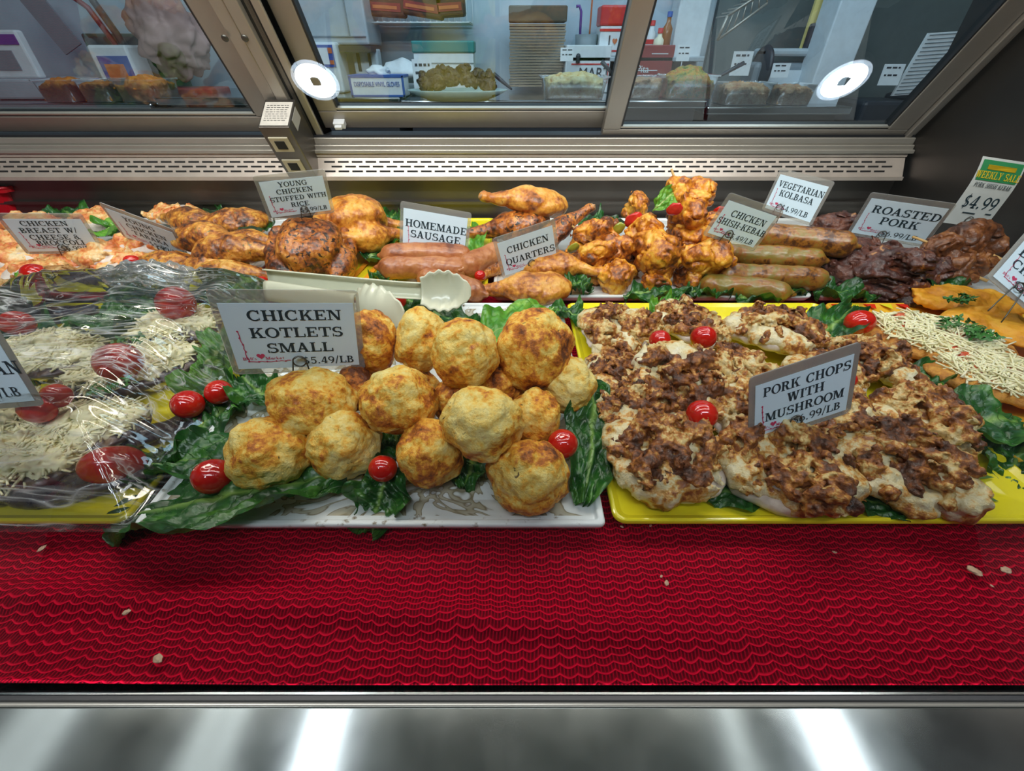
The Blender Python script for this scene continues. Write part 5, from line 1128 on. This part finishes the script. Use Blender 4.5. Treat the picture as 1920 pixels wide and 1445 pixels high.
# dish of dark food
a = at_y(858, 172, 2.25); a.z = za; r = root('serving_dish', a, 'oval pale green dish on the middle counter', 'dish')
b = MB(); b.lathe([(0, .0), (.13, 0), (.17, .012), (.215, .034), (.21, .036), (.165, .016), (.12, .006), (0, .005)], 40); o = b.build('bowl', plain('dish_green', (.42, .55, .52), .25), r, True); o.scale = (1.02, .55, 1)
M['darkfood'] = food('braised_dark', [(.3, (.13, .085, .02)), (.5, (.075, .032, .012)), (.7, (.02, .011, .008))], 30, .35, 4, .8, 90, .003, None, fine=.5)
rng = np.random.RandomState(2); L = [((rng.uniform(-.15, .15), rng.uniform(-.07, .07), 0), rng.uniform(.024, .036), rot_any(rng)) for k in range(26)]
for k, (c, q, R) in enumerate(L):
    V, Fc = CH[k % 4]; c_ = obj('braised_chunk', (V @ R) * 1.05, Fc, M['darkfood'], loc=a + Vector((c[0], c[1] * .8, .050 + .04 * max(0, 1 - (c[0] / .17) ** 2 - (c[1]/.09) ** 2) + .002 * (k % 3)))); tag(c_, 'dark braised chunk heaped in the oval green dish', 'braised meat', 'braised chunks in the oval dish')
# box with teal lid and label card
a = at_y(835, 150, 2.52); a.z = za + .0; r = root('file_box', a, 'white box with a teal lid behind the dish of dark food', 'box'); b = MB(); b.box((-.14, 0, 0), (.14, .12, .16)); bevel(b.build('body', K['white'], r), .004)
b = MB(); b.box((-.145, -.005, .16), (.145, .125, .205)); bevel(b.build('lid', K['teal'], r), .006); b = MB(); b.box((-.14, -.002, .07), (.14, .0, .078)); b.box((-.14, -.002, .12), (.14, .0, .124)); b.build('seam', K['grey'], r)
def counter_card(px, py, y, w_, h_, lab, n, zbase, stake=0):
    a = at_y(px, py, y); r = root('counter_card', Vector((a.x, y, zbase)), lab, 'card', 'small cards among the kitchen dishes', (-.1, 0, 0)); b = MB(); b.box((-w_/2, 0, 0), (w_/2, .002, h_)); p = b.build('paper', K['white'], r); b = MB(); rg = random.Random(n)
    for i in range(n):
        z = h_ * (.85 - .7 * i / n); x = -w_ * .36
        while x < w_ * .3: l = rg.uniform(.008, .02); b.box((x, -.001, z - h_ * .06), (min(x + l, w_ * .4), 0, z + h_ * .02)); x += l + .006
    b.build('print', K['dark'], p)
    if stake: b = MB(); b.tube([(0, .003, .01), (0, .004, -stake)], .002, 6); b.build('stake', K['white'], r)
counter_card(790, 120, 2.32, .085, .12, 'card standing left of the dark food dish', 3, za + .02)
# hanging stack of paper bags
a = at_y(1010, 20, 2.6); r = root('paper_bags', Vector((a.x, 2.72, at_y(1010, 165, 2.6).z)), 'stack of brown paper bags hanging on the back wall', 'paper bags'); hgt = at_y(1010, 8, 2.6).z - r.location.z
b = MB(); rg = random.Random(4)
for i in range(22):
    z = hgt * .80 * i / 22; b.box((-.135 + rg.uniform(-.004, .004), -.02 - .002 * i, z), (.135 + rg.uniform(-.004, .004), .02, z + hgt * .80 / 22 - .0035))
b.build('bags', K['paperbag'], r); b = MB(); b.box((-.138, -.07, hgt * .81), (.138, .02, hgt)); bevel(b.build('top_fold', K['paperbag2'], r), .006)
b = MB(); b.box((-.185, -.07, hgt * .74), (-.172, -.06, hgt * .92), M=Matrix.Rotation(.35, 4, 'Y') @ Matrix.Translation((-.12, 0, .02))) ; b.build('tag_strip', K['paperbag'], r)
# wire shelf with brown packets
a0, a1 = at_y(695, 42, 2.6), at_y(880, 42, 2.6); r = root('wire_shelf', Vector(((a0.x + a1.x) / 2, 2.68, a0.z)), 'white wire shelf on the back wall', 'shelf'); W2 = (a1.x - a0.x) / 2; b = MB()
for k in range(9): b.tube([(-W2, -.08 + k * .03, 0), (W2, -.08 + k * .03, 0)], .003, 5)
for k in range(16): b.tube([(-W2 + 2 * W2 * k / 15, -.08, .004), (-W2 + 2 * W2 * k / 15, .16, .004), (-W2 + 2 * W2 * k / 15, .16, .10)], .002, 5)
b.build('wires', K['white'], r, True)
for k, (px, w_, rot, lab) in enumerate(((726, .085, .1, 'left brown packet on the wire shelf'), (790, .10, .25, 'middle tilted brown packet on the wire shelf'), (845, .07, -.1, 'right brown packet on the wire shelf'))):
    a = at_y(px, 38, 2.62); q = root('brown_packet', Vector((a.x, 2.66, a.z + .012)), lab, 'packet', 'brown packets on the wire shelf', (0, rot * .5, 0)); b = MB(); b.box((-w_, -.04, 0), (w_, .04, .15)); bevel(b.build('packet', K['brown'], q), .012, 3)
    b = MB(); b.box((-w_ * .8, -.043, .02), (w_ * .8, -.041, .05)); b.build('printed_band', K['maroon'], q); b = MB(); b.box((-w_*.7, -.0445, .028), (w_*.6, -.043, .040)); b.build('print', K['orange'], q)
# metal drawer unit / folded panel at the left of the bay
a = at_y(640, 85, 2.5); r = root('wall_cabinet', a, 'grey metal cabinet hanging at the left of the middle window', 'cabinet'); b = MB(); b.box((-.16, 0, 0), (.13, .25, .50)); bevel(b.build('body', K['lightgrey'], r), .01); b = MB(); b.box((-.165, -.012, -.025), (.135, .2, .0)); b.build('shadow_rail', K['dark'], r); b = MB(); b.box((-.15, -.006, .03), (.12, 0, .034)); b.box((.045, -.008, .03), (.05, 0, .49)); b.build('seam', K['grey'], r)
b = MB(); a = at_y(625, 152, 2.5); r = root('register', Vector((a.x, 2.45, zl)), 'pale blue card terminal at the left end of the counter', 'terminal'); b.box((-.14, 0, 0), (.06, .14, .19)); bevel(b.build('housing', K['pale'], r), .01); b = MB(); b.box((-.10, -.003, .10), (.045, 0, .18)); s = b.build('screen_frame', K['blue'], r); b = MB(); b.box((-.09, -.005, .11), (.02, -.003, .17)); b.build('screen', K['white'], s); b = MB(); b.box((.022, -.005, .15), (.04, -.003, .17)); b.box((.022, -.005, .11), (.04, -.003, .125)); b.build('buttons', K['orange'], s)
b = MB(); a = at_y(685, 130, 2.55); r = root('slotted_holder', Vector((a.x, 2.58, zl)), 'pale slotted holder behind the glove box', 'holder'); b.box((-.06, 0, 0), (.06, .08, .17)); bevel(b.build('body', K['pale'], r), .01); b = MB(); b.box((-.04, -.003, .08), (-.025, 0, .15)); b.box((.015, -.003, .1), (.028, 0, .15)); b.build('slots', K['dark'], r)
V = ICO3_V * (1 + .5 * perlin(ICO3_V * 2, 9))[:, None] * np.array((.10, .05, .045)); a = at_y(755, 125, 2.5); o = obj('plastic_bag', V, ICO3_F, K['white'], loc=(a.x, 2.5, a.z - .02)); tag(o, 'crumpled white plastic bag behind the glove box', 'bag')
b = MB(); a = at_y(740, 140, 2.5); b.box((-.12, -.04, zl - a.z + .025), (.12, .06, -.0)); o = bevel(b.build('grey_tray', K['grey'], loc=(a.x, 2.5, a.z - .03)), .006); tag(o, 'grey tray under the crumpled plastic bag', 'tray')
# clear tubs of salad
M['slaw'] = food('slaw', [(.3, (.72, .66, .40)), (.55, (.66, .52, .22)), (.7, (.50, .25, .05))], 40, .5, 4, .7, 120, .003, None)
M['mixed'] = food('mixed_salad', [(.3, (.10, .16, .02)), (.45, (.36, .30, .04)), (.58, (.58, .24, .03)), (.75, (.16, .06, .02))], 34, .4, 4, .7, 120, .003, None, fine=.6)
M['beige'] = food('beige_salad', [(.3, (.62, .45, .26)), (.55, (.48, .24, .10)), (.72, (.34, .10, .04))], 36, .45, 4, .6, 120, .003, None, fine=.6)
def salad_tub(px0, px1, py, y, h_, zt, mat, heap, lab, lab2, seed):
    p0, p1 = at_y(px0, py, y), at_y(px1, py, y); w_ = (p1.x - p0.x) / 2; d_ = .10; c = Vector(((p0.x + p1.x) / 2, y + d_, zt)); r = root('salad_tub', c, lab, 'tub', 'clear tubs of salad on the kitchen counters'); b = MB(); k = 0; rings = []
    for s, z in ((.88, 0), (.97, h_), (1.04, h_), (1.04, h_ + .006)): rings.append(ring(-w_ * s, w_ * s, -d_ * s, d_ * s, 0, z + .001, .03))
    k = len(rings[0]); b.add([q for g in rings for q in g], [(a*k+i, a*k+(i+1) % k, (a+1)*k+(i+1) % k, (a+1)*k+i) for a in range(3) for i in range(k)]); b.add(rings[0], [tuple(range(k))[::-1]]); b.build('clear_tub', M['clear_tub'], r, True)
    def f(P):
        dd = np.maximum(np.maximum(np.abs(P[..., 0]) - w_ * .82, np.abs(P[..., 1]) - d_ * .80), np.maximum(P[..., 2] - h_ * .8, .004 - P[..., 2])) ; dd = smin(dd, ell(P, (0, 0, h_ * .75), (w_ * .85, d_ * .85, heap)), .02)
        return dd + .009 * fbm(P, 26, 3, seed) * (P[..., 2] > h_ * .6) + .002 * fbm(P, 90, 2, seed)
    o = sdf_obj('salad', f, (-w_, -d_, .001), (w_, d_, h_ * .8 + heap + .03), 70, M[mat], r)
salad_tub(1015, 1140, 185, 2.23, .075, za, 'slaw', .040, 'clear tub heaped with pale shredded salad left of the door frame', '', 1)
salad_tub(1178, 1245, 178, 2.24, .075, za, 'beige', .02, 'clear tub of pale salad just right of the door frame', '', 2)
salad_tub(1248, 1345, 180, 2.23, .080, za, 'mixed', .055, 'clear tub heaped with green and orange vegetables', '', 3)
salad_tub(1355, 1450, 190, 2.24, .075, zb, 'beige', .025, 'clear tub of pinkish salad on the lower counter', '', 4)
salad_tub(1455, 1530, 190, 2.24, .070, zb, 'beige', .018, 'dark clear tub at the right on the lower counter', '', 5)
counter_card(1388, 130, 2.46, .09, .09, 'yellowish card behind the pink salad tub', 2, zb + .10); counter_card(1456, 158, 2.25, .075, .05, 'small white card on the pink salad tub', 2, zb + .10)
counter_card(1062, 118, 2.5, .06, .05, 'small card behind the shredded salad', 2, za + .13, .13); counter_card(1278, 120, 2.5, .06, .06, 'small card behind the vegetable tub', 2, za + .13, .13)
# shelf on the wall with jars and cartons
s0, s1 = at_y(1055, 106, 2.62), at_y(1322, 106, 2.62); r = root('wall_shelf', Vector(((s0.x + s1.x) / 2, 2.62, s0.z - .02)), 'pale steel wall shelf behind the middle mullion', 'shelf'); W2 = (s1.x - s0.x) / 2; b = MB(); b.box((-W2, 0, 0), (W2, .23, .02)); bevel(b.build('board', K['lightgrey'], r), .004); b = MB(); b.box((-W2 + .1, .2, -.12), (-W2 + .12, .23, 0)); b.box((W2 - .12, .2, -.12), (W2 - .1, .23, 0)); b.build('bracket', K['grey'], r); zs = s0.z + .0005
a = at_y(1150, 100, 2.66); r = root('cookie_jar', Vector((a.x, 2.72, zs)), 'white carton with red lid and small heart on the wall shelf', 'carton'); b = MB(); b.box((-.075, -.06, 0), (.075, .06, .115)); bevel(b.build('carton', K['white'], r), .004); b = MB(); b.box((-.08, -.065, .115), (.06, .06, .19)); bevel(b.build('lid', K['red'], r), .008)
b = MB(); b.box((-.078, -.0625, .095), (.076, -.0605, .105)); b.box((-.06, -.0625, .018), (.07, -.0605, .024)); b.build('red_stripe', K['red'], r); b = MB(); b.box((-.03, -.0625, .04), (-.024, -.0605, .08)); b.box((.03, -.0625, .04), (.036, -.0605, .08)); b.build('letter_bars', K['dark'], r)
P = [(.012 * math.sin(t_) ** 3, -.0627, .058 + .0011 * (13 * math.cos(t_) - 5 * math.cos(2*t_) - 2 * math.cos(3*t_) - math.cos(4*t_)) * .8) for t_ in [2 * math.pi * i / 24 for i in range(24)]]; b = MB(); b.add(P, [tuple(range(24))[::-1]]); b.build('heart', K['orange'], r)
a = at_y(1100, 100, 2.66); r = root('utensil_crock', Vector((a.x, 2.72, zs)), 'grey crock with purple and red handles on the wall shelf', 'crock'); b = MB(); b.lathe([(0, 0), (.05, 0), (.055, .085), (.05, .085), (.046, .01), (0, .008)], 24); b.build('crock', K['grey'], r, True)
b = MB(); b.tube([(-.03, 0, .02), (-.035, 0, .17), (-.045, 0, .19), (-.06, 0, .188)], .006, 8); b.build('purple_handle', K['purple'], r, True); b = MB(); b.tube([(.015, 0, .02), (.012, 0, .35)], .004, 8); b.build('long_handle', K['orange'], r, True)
for px, nm, m, h_, rr, lab in ((1222, 'bottle', 'white', .12, .026, 'white bottle with red band behind the mullion'), (1234, 'bottle', 'cream', .09, .026, 'cream jar with red cap right of the mullion'), (1246, 'bottle', 'amber', .15, .024, 'amber bottle right of the mullion')):
    a = at_y(px, 100, 2.66); r = root(nm, Vector((a.x, 2.68 + (.05 if m == 'white' else 0), zs)), lab, 'bottle', 'bottles on the wall shelf'); b = MB(); b.lathe([(0, 0), (rr, 0), (rr, h_ * .7), (rr * .45, h_ * .85), (rr * .4, h_), (0, h_)], 18); b.build('glass', K[m], r, True); b = MB(); b.lathe([(0, h_ + .018), (rr * .5, h_ + .018), (rr * .5, h_ - .002)], 16); b.build('cap', K['red' if m != 'amber' else 'blue'], r, True)
    if m == 'white': b = MB(); b.lathe([(rr * 1.02, h_ * .4), (rr * 1.02, h_ * .55)], 18); b.build('red_band', K['red'], r, True)
# cartons under the shelf
a = at_y(1110, 160, 2.55); r = root('carton', Vector((a.x, 2.62, za)), 'white carton printed MART behind the shredded salad', 'carton'); b = MB(); b.box((-.13, 0, 0), (.09, .15, .19)); bevel(b.build('board', K['white'], r), .004)
o = blender_text('lettering', 'MART', .062, at_y(1114, 138, 2.617) - r.location, (math.pi/2, 0, 0), K['dark'], r, .95, .001); zc_ = (at_y(1114, 138, 2.617) - r.location).z; b = MB()
for lo, hi in (((-.10, -.002, zc_ + .035), (.085, 0, zc_ + .040)), ((.081, -.002, zc_ - .035), (.085, 0, zc_ + .04)), ((-.10, -.002, zc_ - .038), (.085, 0, zc_ - .034))): b.box(lo, hi)
b.build('red_outline', K['red'], r); b = MB(); b.lathe([(0, .0), (.011, 0), (.008, .012), (.012, .022), (.008, .032), (0, .035)], 12, Matrix.Translation((-.07, -.004, zc_ + .045))); b.build('printed_figure_mark', K['dark'], r, True)
a = at_y(1215, 140, 2.55); r = root('carton', Vector((a.x, 2.62, za)), 'red brown carton printed Pita right of the mullion', 'carton'); b = MB(); b.box((-.13, 0, 0), (.13, .15, .19)); bevel(b.build('board', K['maroon'], r), .004); blender_text('lettering', 'Pita', .042, at_y(1205, 130, 2.617) - r.location, (math.pi/2, 0, 0), K['white'], r, 1.0, .001); b = MB(); b.box((-.09, -.002, .09), (.06, 0, .094)); b.box((.02, -.002, .155), (.1, 0, .159)); b.build('rule', K['white'], r)
for (p, q, z0_, lab) in (((1128, 115), (1150, 140), .1, 'black handled knife leaning behind the shredded salad'), ((1395, 118), (1335, 150), .1, 'black spoon handle leaning over the vegetable tub'), ((925, 138), (960, 168), .02, 'dark spoon resting beside the oval dish')):
    b = MB(); u, v = at_y(*p, 2.34), at_y(*q, 2.34); b.tube([u, u.lerp(v, .5), v], [.009, .008, .004], 8); o = b.build('utensil', K['dark'], smooth=True); tag(o, lab, 'utensil', 'dark utensils on the kitchen counters')
# corner column, slicer, wire rack, menu sheet
c0, c1 = at_y(1262, 60, 2.75), at_y(1296, 60, 2.75); b = MB(); b.box((c0.x, 2.72, FLOOR), (c1.x + .06, 2.85, CEIL)); structure(bevel(b.build('trim_1', K['white']), .006))
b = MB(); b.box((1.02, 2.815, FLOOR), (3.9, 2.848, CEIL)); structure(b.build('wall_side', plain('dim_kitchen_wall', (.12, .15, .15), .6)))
c0 = at_y(1612, 60, 2.3); b = MB(); b.box((c0.x - .10, 2.34, FLOOR), (c0.x + .05, 2.48, CEIL)); structure(bevel(b.build('trim_2', K['pale']), .006))
a = at_y(1490, 155, 2.38); r = root('meat_slicer', Vector((a.x, 2.47, zb)), 'grey meat slicer with a rounded guard on the lower counter', 'slicer'); b = MB(); b.box((-.16, 0, .03), (.12, .14, .15)); bevel(b.build('body', K['grey'], r), .02, 3); b = MB(); b.box((-.13, -.01, .17), (.13, .13, .20)); bevel(b.build('carriage', K['lightgrey'], r), .01)
b = MB(); b.lathe([(0, 0), (.09, 0), (.095, .012), (.09, .02), (0, .025)], 32, Matrix.Translation((-.13, .02, .12)) @ Matrix.Rotation(math.pi / 2, 4, 'Y')); b.build('blade_guard', K['dark'], r, True); b = MB(); b.box((-.10, -.012, .03), (.10, 0, .12)); b.build('front_plate', K['pale'], r)
b = MB()
for lo in ((-.15, .01), (.09, .01), (-.15, .11), (.09, .11)): b.box((lo[0], lo[1], 0), (lo[0] + .03, lo[1] + .03, .03))
b.build('foot', K['dark'], r)
p0, p1 = at_y(1350, 75, 2.35), at_y(1445, 5, 2.35); r = root('wire_rack', Vector((p0.x, 2.38, p0.z)), 'tilted chrome wire rack fixed to the dim wall', 'rack'); b = MB(); dx, dz = p1.x - p0.x, p1.z - p0.z
b.tube([(0, 0, 0), (dx, 0, dz)], .005, 6); b.tube([(.02, 0, .08), (dx * .9, 0, dz + .04)], .005, 6); b.tube([(0, 0, 0), (.02, 0, .08)], .006, 6)
for k in range(7): b.tube([(dx * k / 6, 0, dz * k / 6), (.02 + (dx * .9 - .02) * k / 6, 0, .08 + (dz - .04) * k / 6), (.02 + (dx * .9 - .02) * k / 6, .13, .08 + (dz - .04) * k / 6)], .003, 5)
b.build('frame', M['frame_light'], r, True)
a = at_y(1530, 70, 2.5); r = root('wall_phone', Vector((a.x, 2.49, a.z - .05)), 'black wall phone on a yellow notice beside the column', 'phone'); b = MB(); b.box((-.05, .015, 0), (.06, .03, .2)); b.build('notice', K['yellow'], r); b = MB(); b.box((-.05, -.02, -.02), (.05, .015, .10)); bevel(b.build('body', K['dark'], r), .012)
b = MB(); P = [at_y(*p, 2.3) for p in ((1742, 62), (1803, 58), (1735, 175), (1672, 180))]; b.add(P + [p + Vector((0, .01, 0)) for p in P], [(3, 2, 1, 0), (4, 5, 6, 7), (0, 1, 5, 4), (1, 2, 6, 5), (2, 3, 7, 6), (3, 0, 4, 7)]); o = b.build('menu_sheet', K['white']); tag(o, 'large pale ruled sheet leaning right of the column', 'sheet'); b = MB()
for k in range(16):
    u = (k + .5) / 16; l, q = P[0].lerp(P[3], u), P[1].lerp(P[2], u); b.tube([l.lerp(q, .05) - Vector((0, .002, 0)), l.lerp(q, .95) - Vector((0, .002, 0))], .0015, 4)
b.build('ruled_lines', K['grey'], o)
a = at_y(1620, 205, 2.25); r = root('grey_bin', Vector((a.x + .12, 2.26, FLOOR)), 'dark storage bins below the ruled sheet', 'bin'); zz_ = at_y(1600, 190, 2.25).z - FLOOR; b = MB(); b.box((-.12, 0, 0), (.10, .22, zz_)); bevel(b.build('front_bin', K['dark'], r), .015); b = MB(); b.box((.105, 0, 0), (.34, .22, zz_ + .02)); bevel(b.build('rear_bin', K['dark'], r), .015)
counter_card(1665, 158, 2.28, .09, .075, 'greenish card right of the column', 2, at_y(1665, 160, 2.28).z)
# left window: scale, knife holder, tubs
a = at_y(30, 150, 2.3); r = root('deli_scale', Vector((a.x, 2.36, zl - .02)), 'white deli scale with a purple strip display at the far left', 'scale'); b = MB(); b.box((-.2, 0, 0), (.14, .25, .08)); bevel(b.build('base', K['lightgrey'], r), .01); b = MB(); b.box((-.18, .02, .08), (.04, .06, .25)); bevel(b.build('display_head', K['white'], r), .008); b = MB(); b.box((-.17, .016, .20), (.03, .02, .235)); b.build('purple_strip', K['purple'], r); b = MB(); b.box((-.12, .016, .11), (-.02, .02, .18)); b.build('keypad', K['grey'], r)
a = at_y(155, 135, 2.3); r = root('knife_holder', Vector((a.x, 2.5, zl - .02)), 'white holder with red handled knives in the left window', 'knife holder'); b = MB(); b.box((-.09, 0, 0), (.09, .12, .20)); bevel(b.build('holder', K['white'], r), .01); b = MB(); b.box((-.06, -.004, .05), (.08, 0, .16)); b.build('blue_front', K['blue'], r); b = MB(); b.box((-.04, -.006, .06), (.05, -.003, .13)); b.build('orange_panel', K['orange'], r)
b = MB(); b.tube([(.02, .05, .19), (-.02, .03, .33), (-.10, .02, .40)], .012, 8); b.build('red_knife_handle', K['darkred'], r, True); b = MB(); b.tube([(.06, .05, .19), (.0, .03, .40), (-.08, .02, .50)], .015, 8); b.build('dark_knife_handle', K['dark'], r, True)
M['carrot'] = food('carrot_salad', [(.3, (.75, .30, .03)), (.6, (.55, .16, .02)), (.75, (.3, .2, .03))], 36, .4, 4, .7, 120, .003, None)
salad_tub(60, 130, 170, 2.23, .075, zl - .02, 'carrot', .03, 'clear tub of orange salad at the left in the left window', '', 7); salad_tub(138, 200, 170, 2.23, .075, zl - .02, 'carrot', .02, 'clear tub of orange salad in the middle of the left window', '', 8); salad_tub(208, 290, 170, 2.23, .075, zl - .02, 'carrot', .04, 'largest clear tub of orange salad in the left window', '', 9)
a = at_y(80, 40, 2.6); r = root('dark_sheet', Vector((a.x, 2.7, a.z - .1)), 'dark printed poster on the wall in the left window', 'poster', None, (0, -.4, 0)); b = MB(); b.box((-.06, 0, .0), (.05, .01, .22)); b.build('poster', K['grey'], r)

a = at_y(235, 140, 2.62); r = root('darkening_unit', Vector((a.x, 2.66, zl - .02)), 'added dark green unit that darkens the wall in the left window', 'storage unit'); h_ = at_y(235, 62, 2.62).z - r.location.z  # unit added to darken this window
b = MB(); b.box((-.16, 0, 0), (.20, .15, h_)); bevel(b.build('body', plain('deep_green', (.02, .07, .055), .4), r), .008)
b = MB(); b.box((-.14, -.006, h_ * .52), (.18, 0, h_ * .95)); b.box((-.14, -.006, .03), (.18, 0, h_ * .48)); b.build('door', K['dark'], r); b = MB(); b.box((-.10, -.012, h_ * .55), (.10, -.006, h_ * .57)); b.build('handle', K['lightgrey'], r)
V = ICO_V * (1 + .35 * fbm(ICO_V, 1.6, 3, 12))[:, None] * np.array((.16, .08, .15)); a = at_y(310, 80, 2.5); o = obj('reflection_blob', V, ICO_F, plain('pinkish_blob', (.36, .22, .20), .7, 0, .4, 9), loc=(a.x, 2.54, a.z + .02)); tag(o, 'crumpled pinkish sack standing in for a blurred reflection in the left window', 'blob')  # solid form added for a blurred pinkish reflection in the door glass
a2 = at_y(310, 150, 2.5); b = MB(); zb2 = zl - .02; b.box((-.15, -.05, zb2 - a.z), (.15, .12, -.17)); o = bevel(b.build('crate', K['maroon'], loc=(a.x, 2.52, a.z)), .006); tag(o, 'added dark maroon crate carrying the pinkish sack in the left window', 'crate')  # crate added to hold up the pinkish form
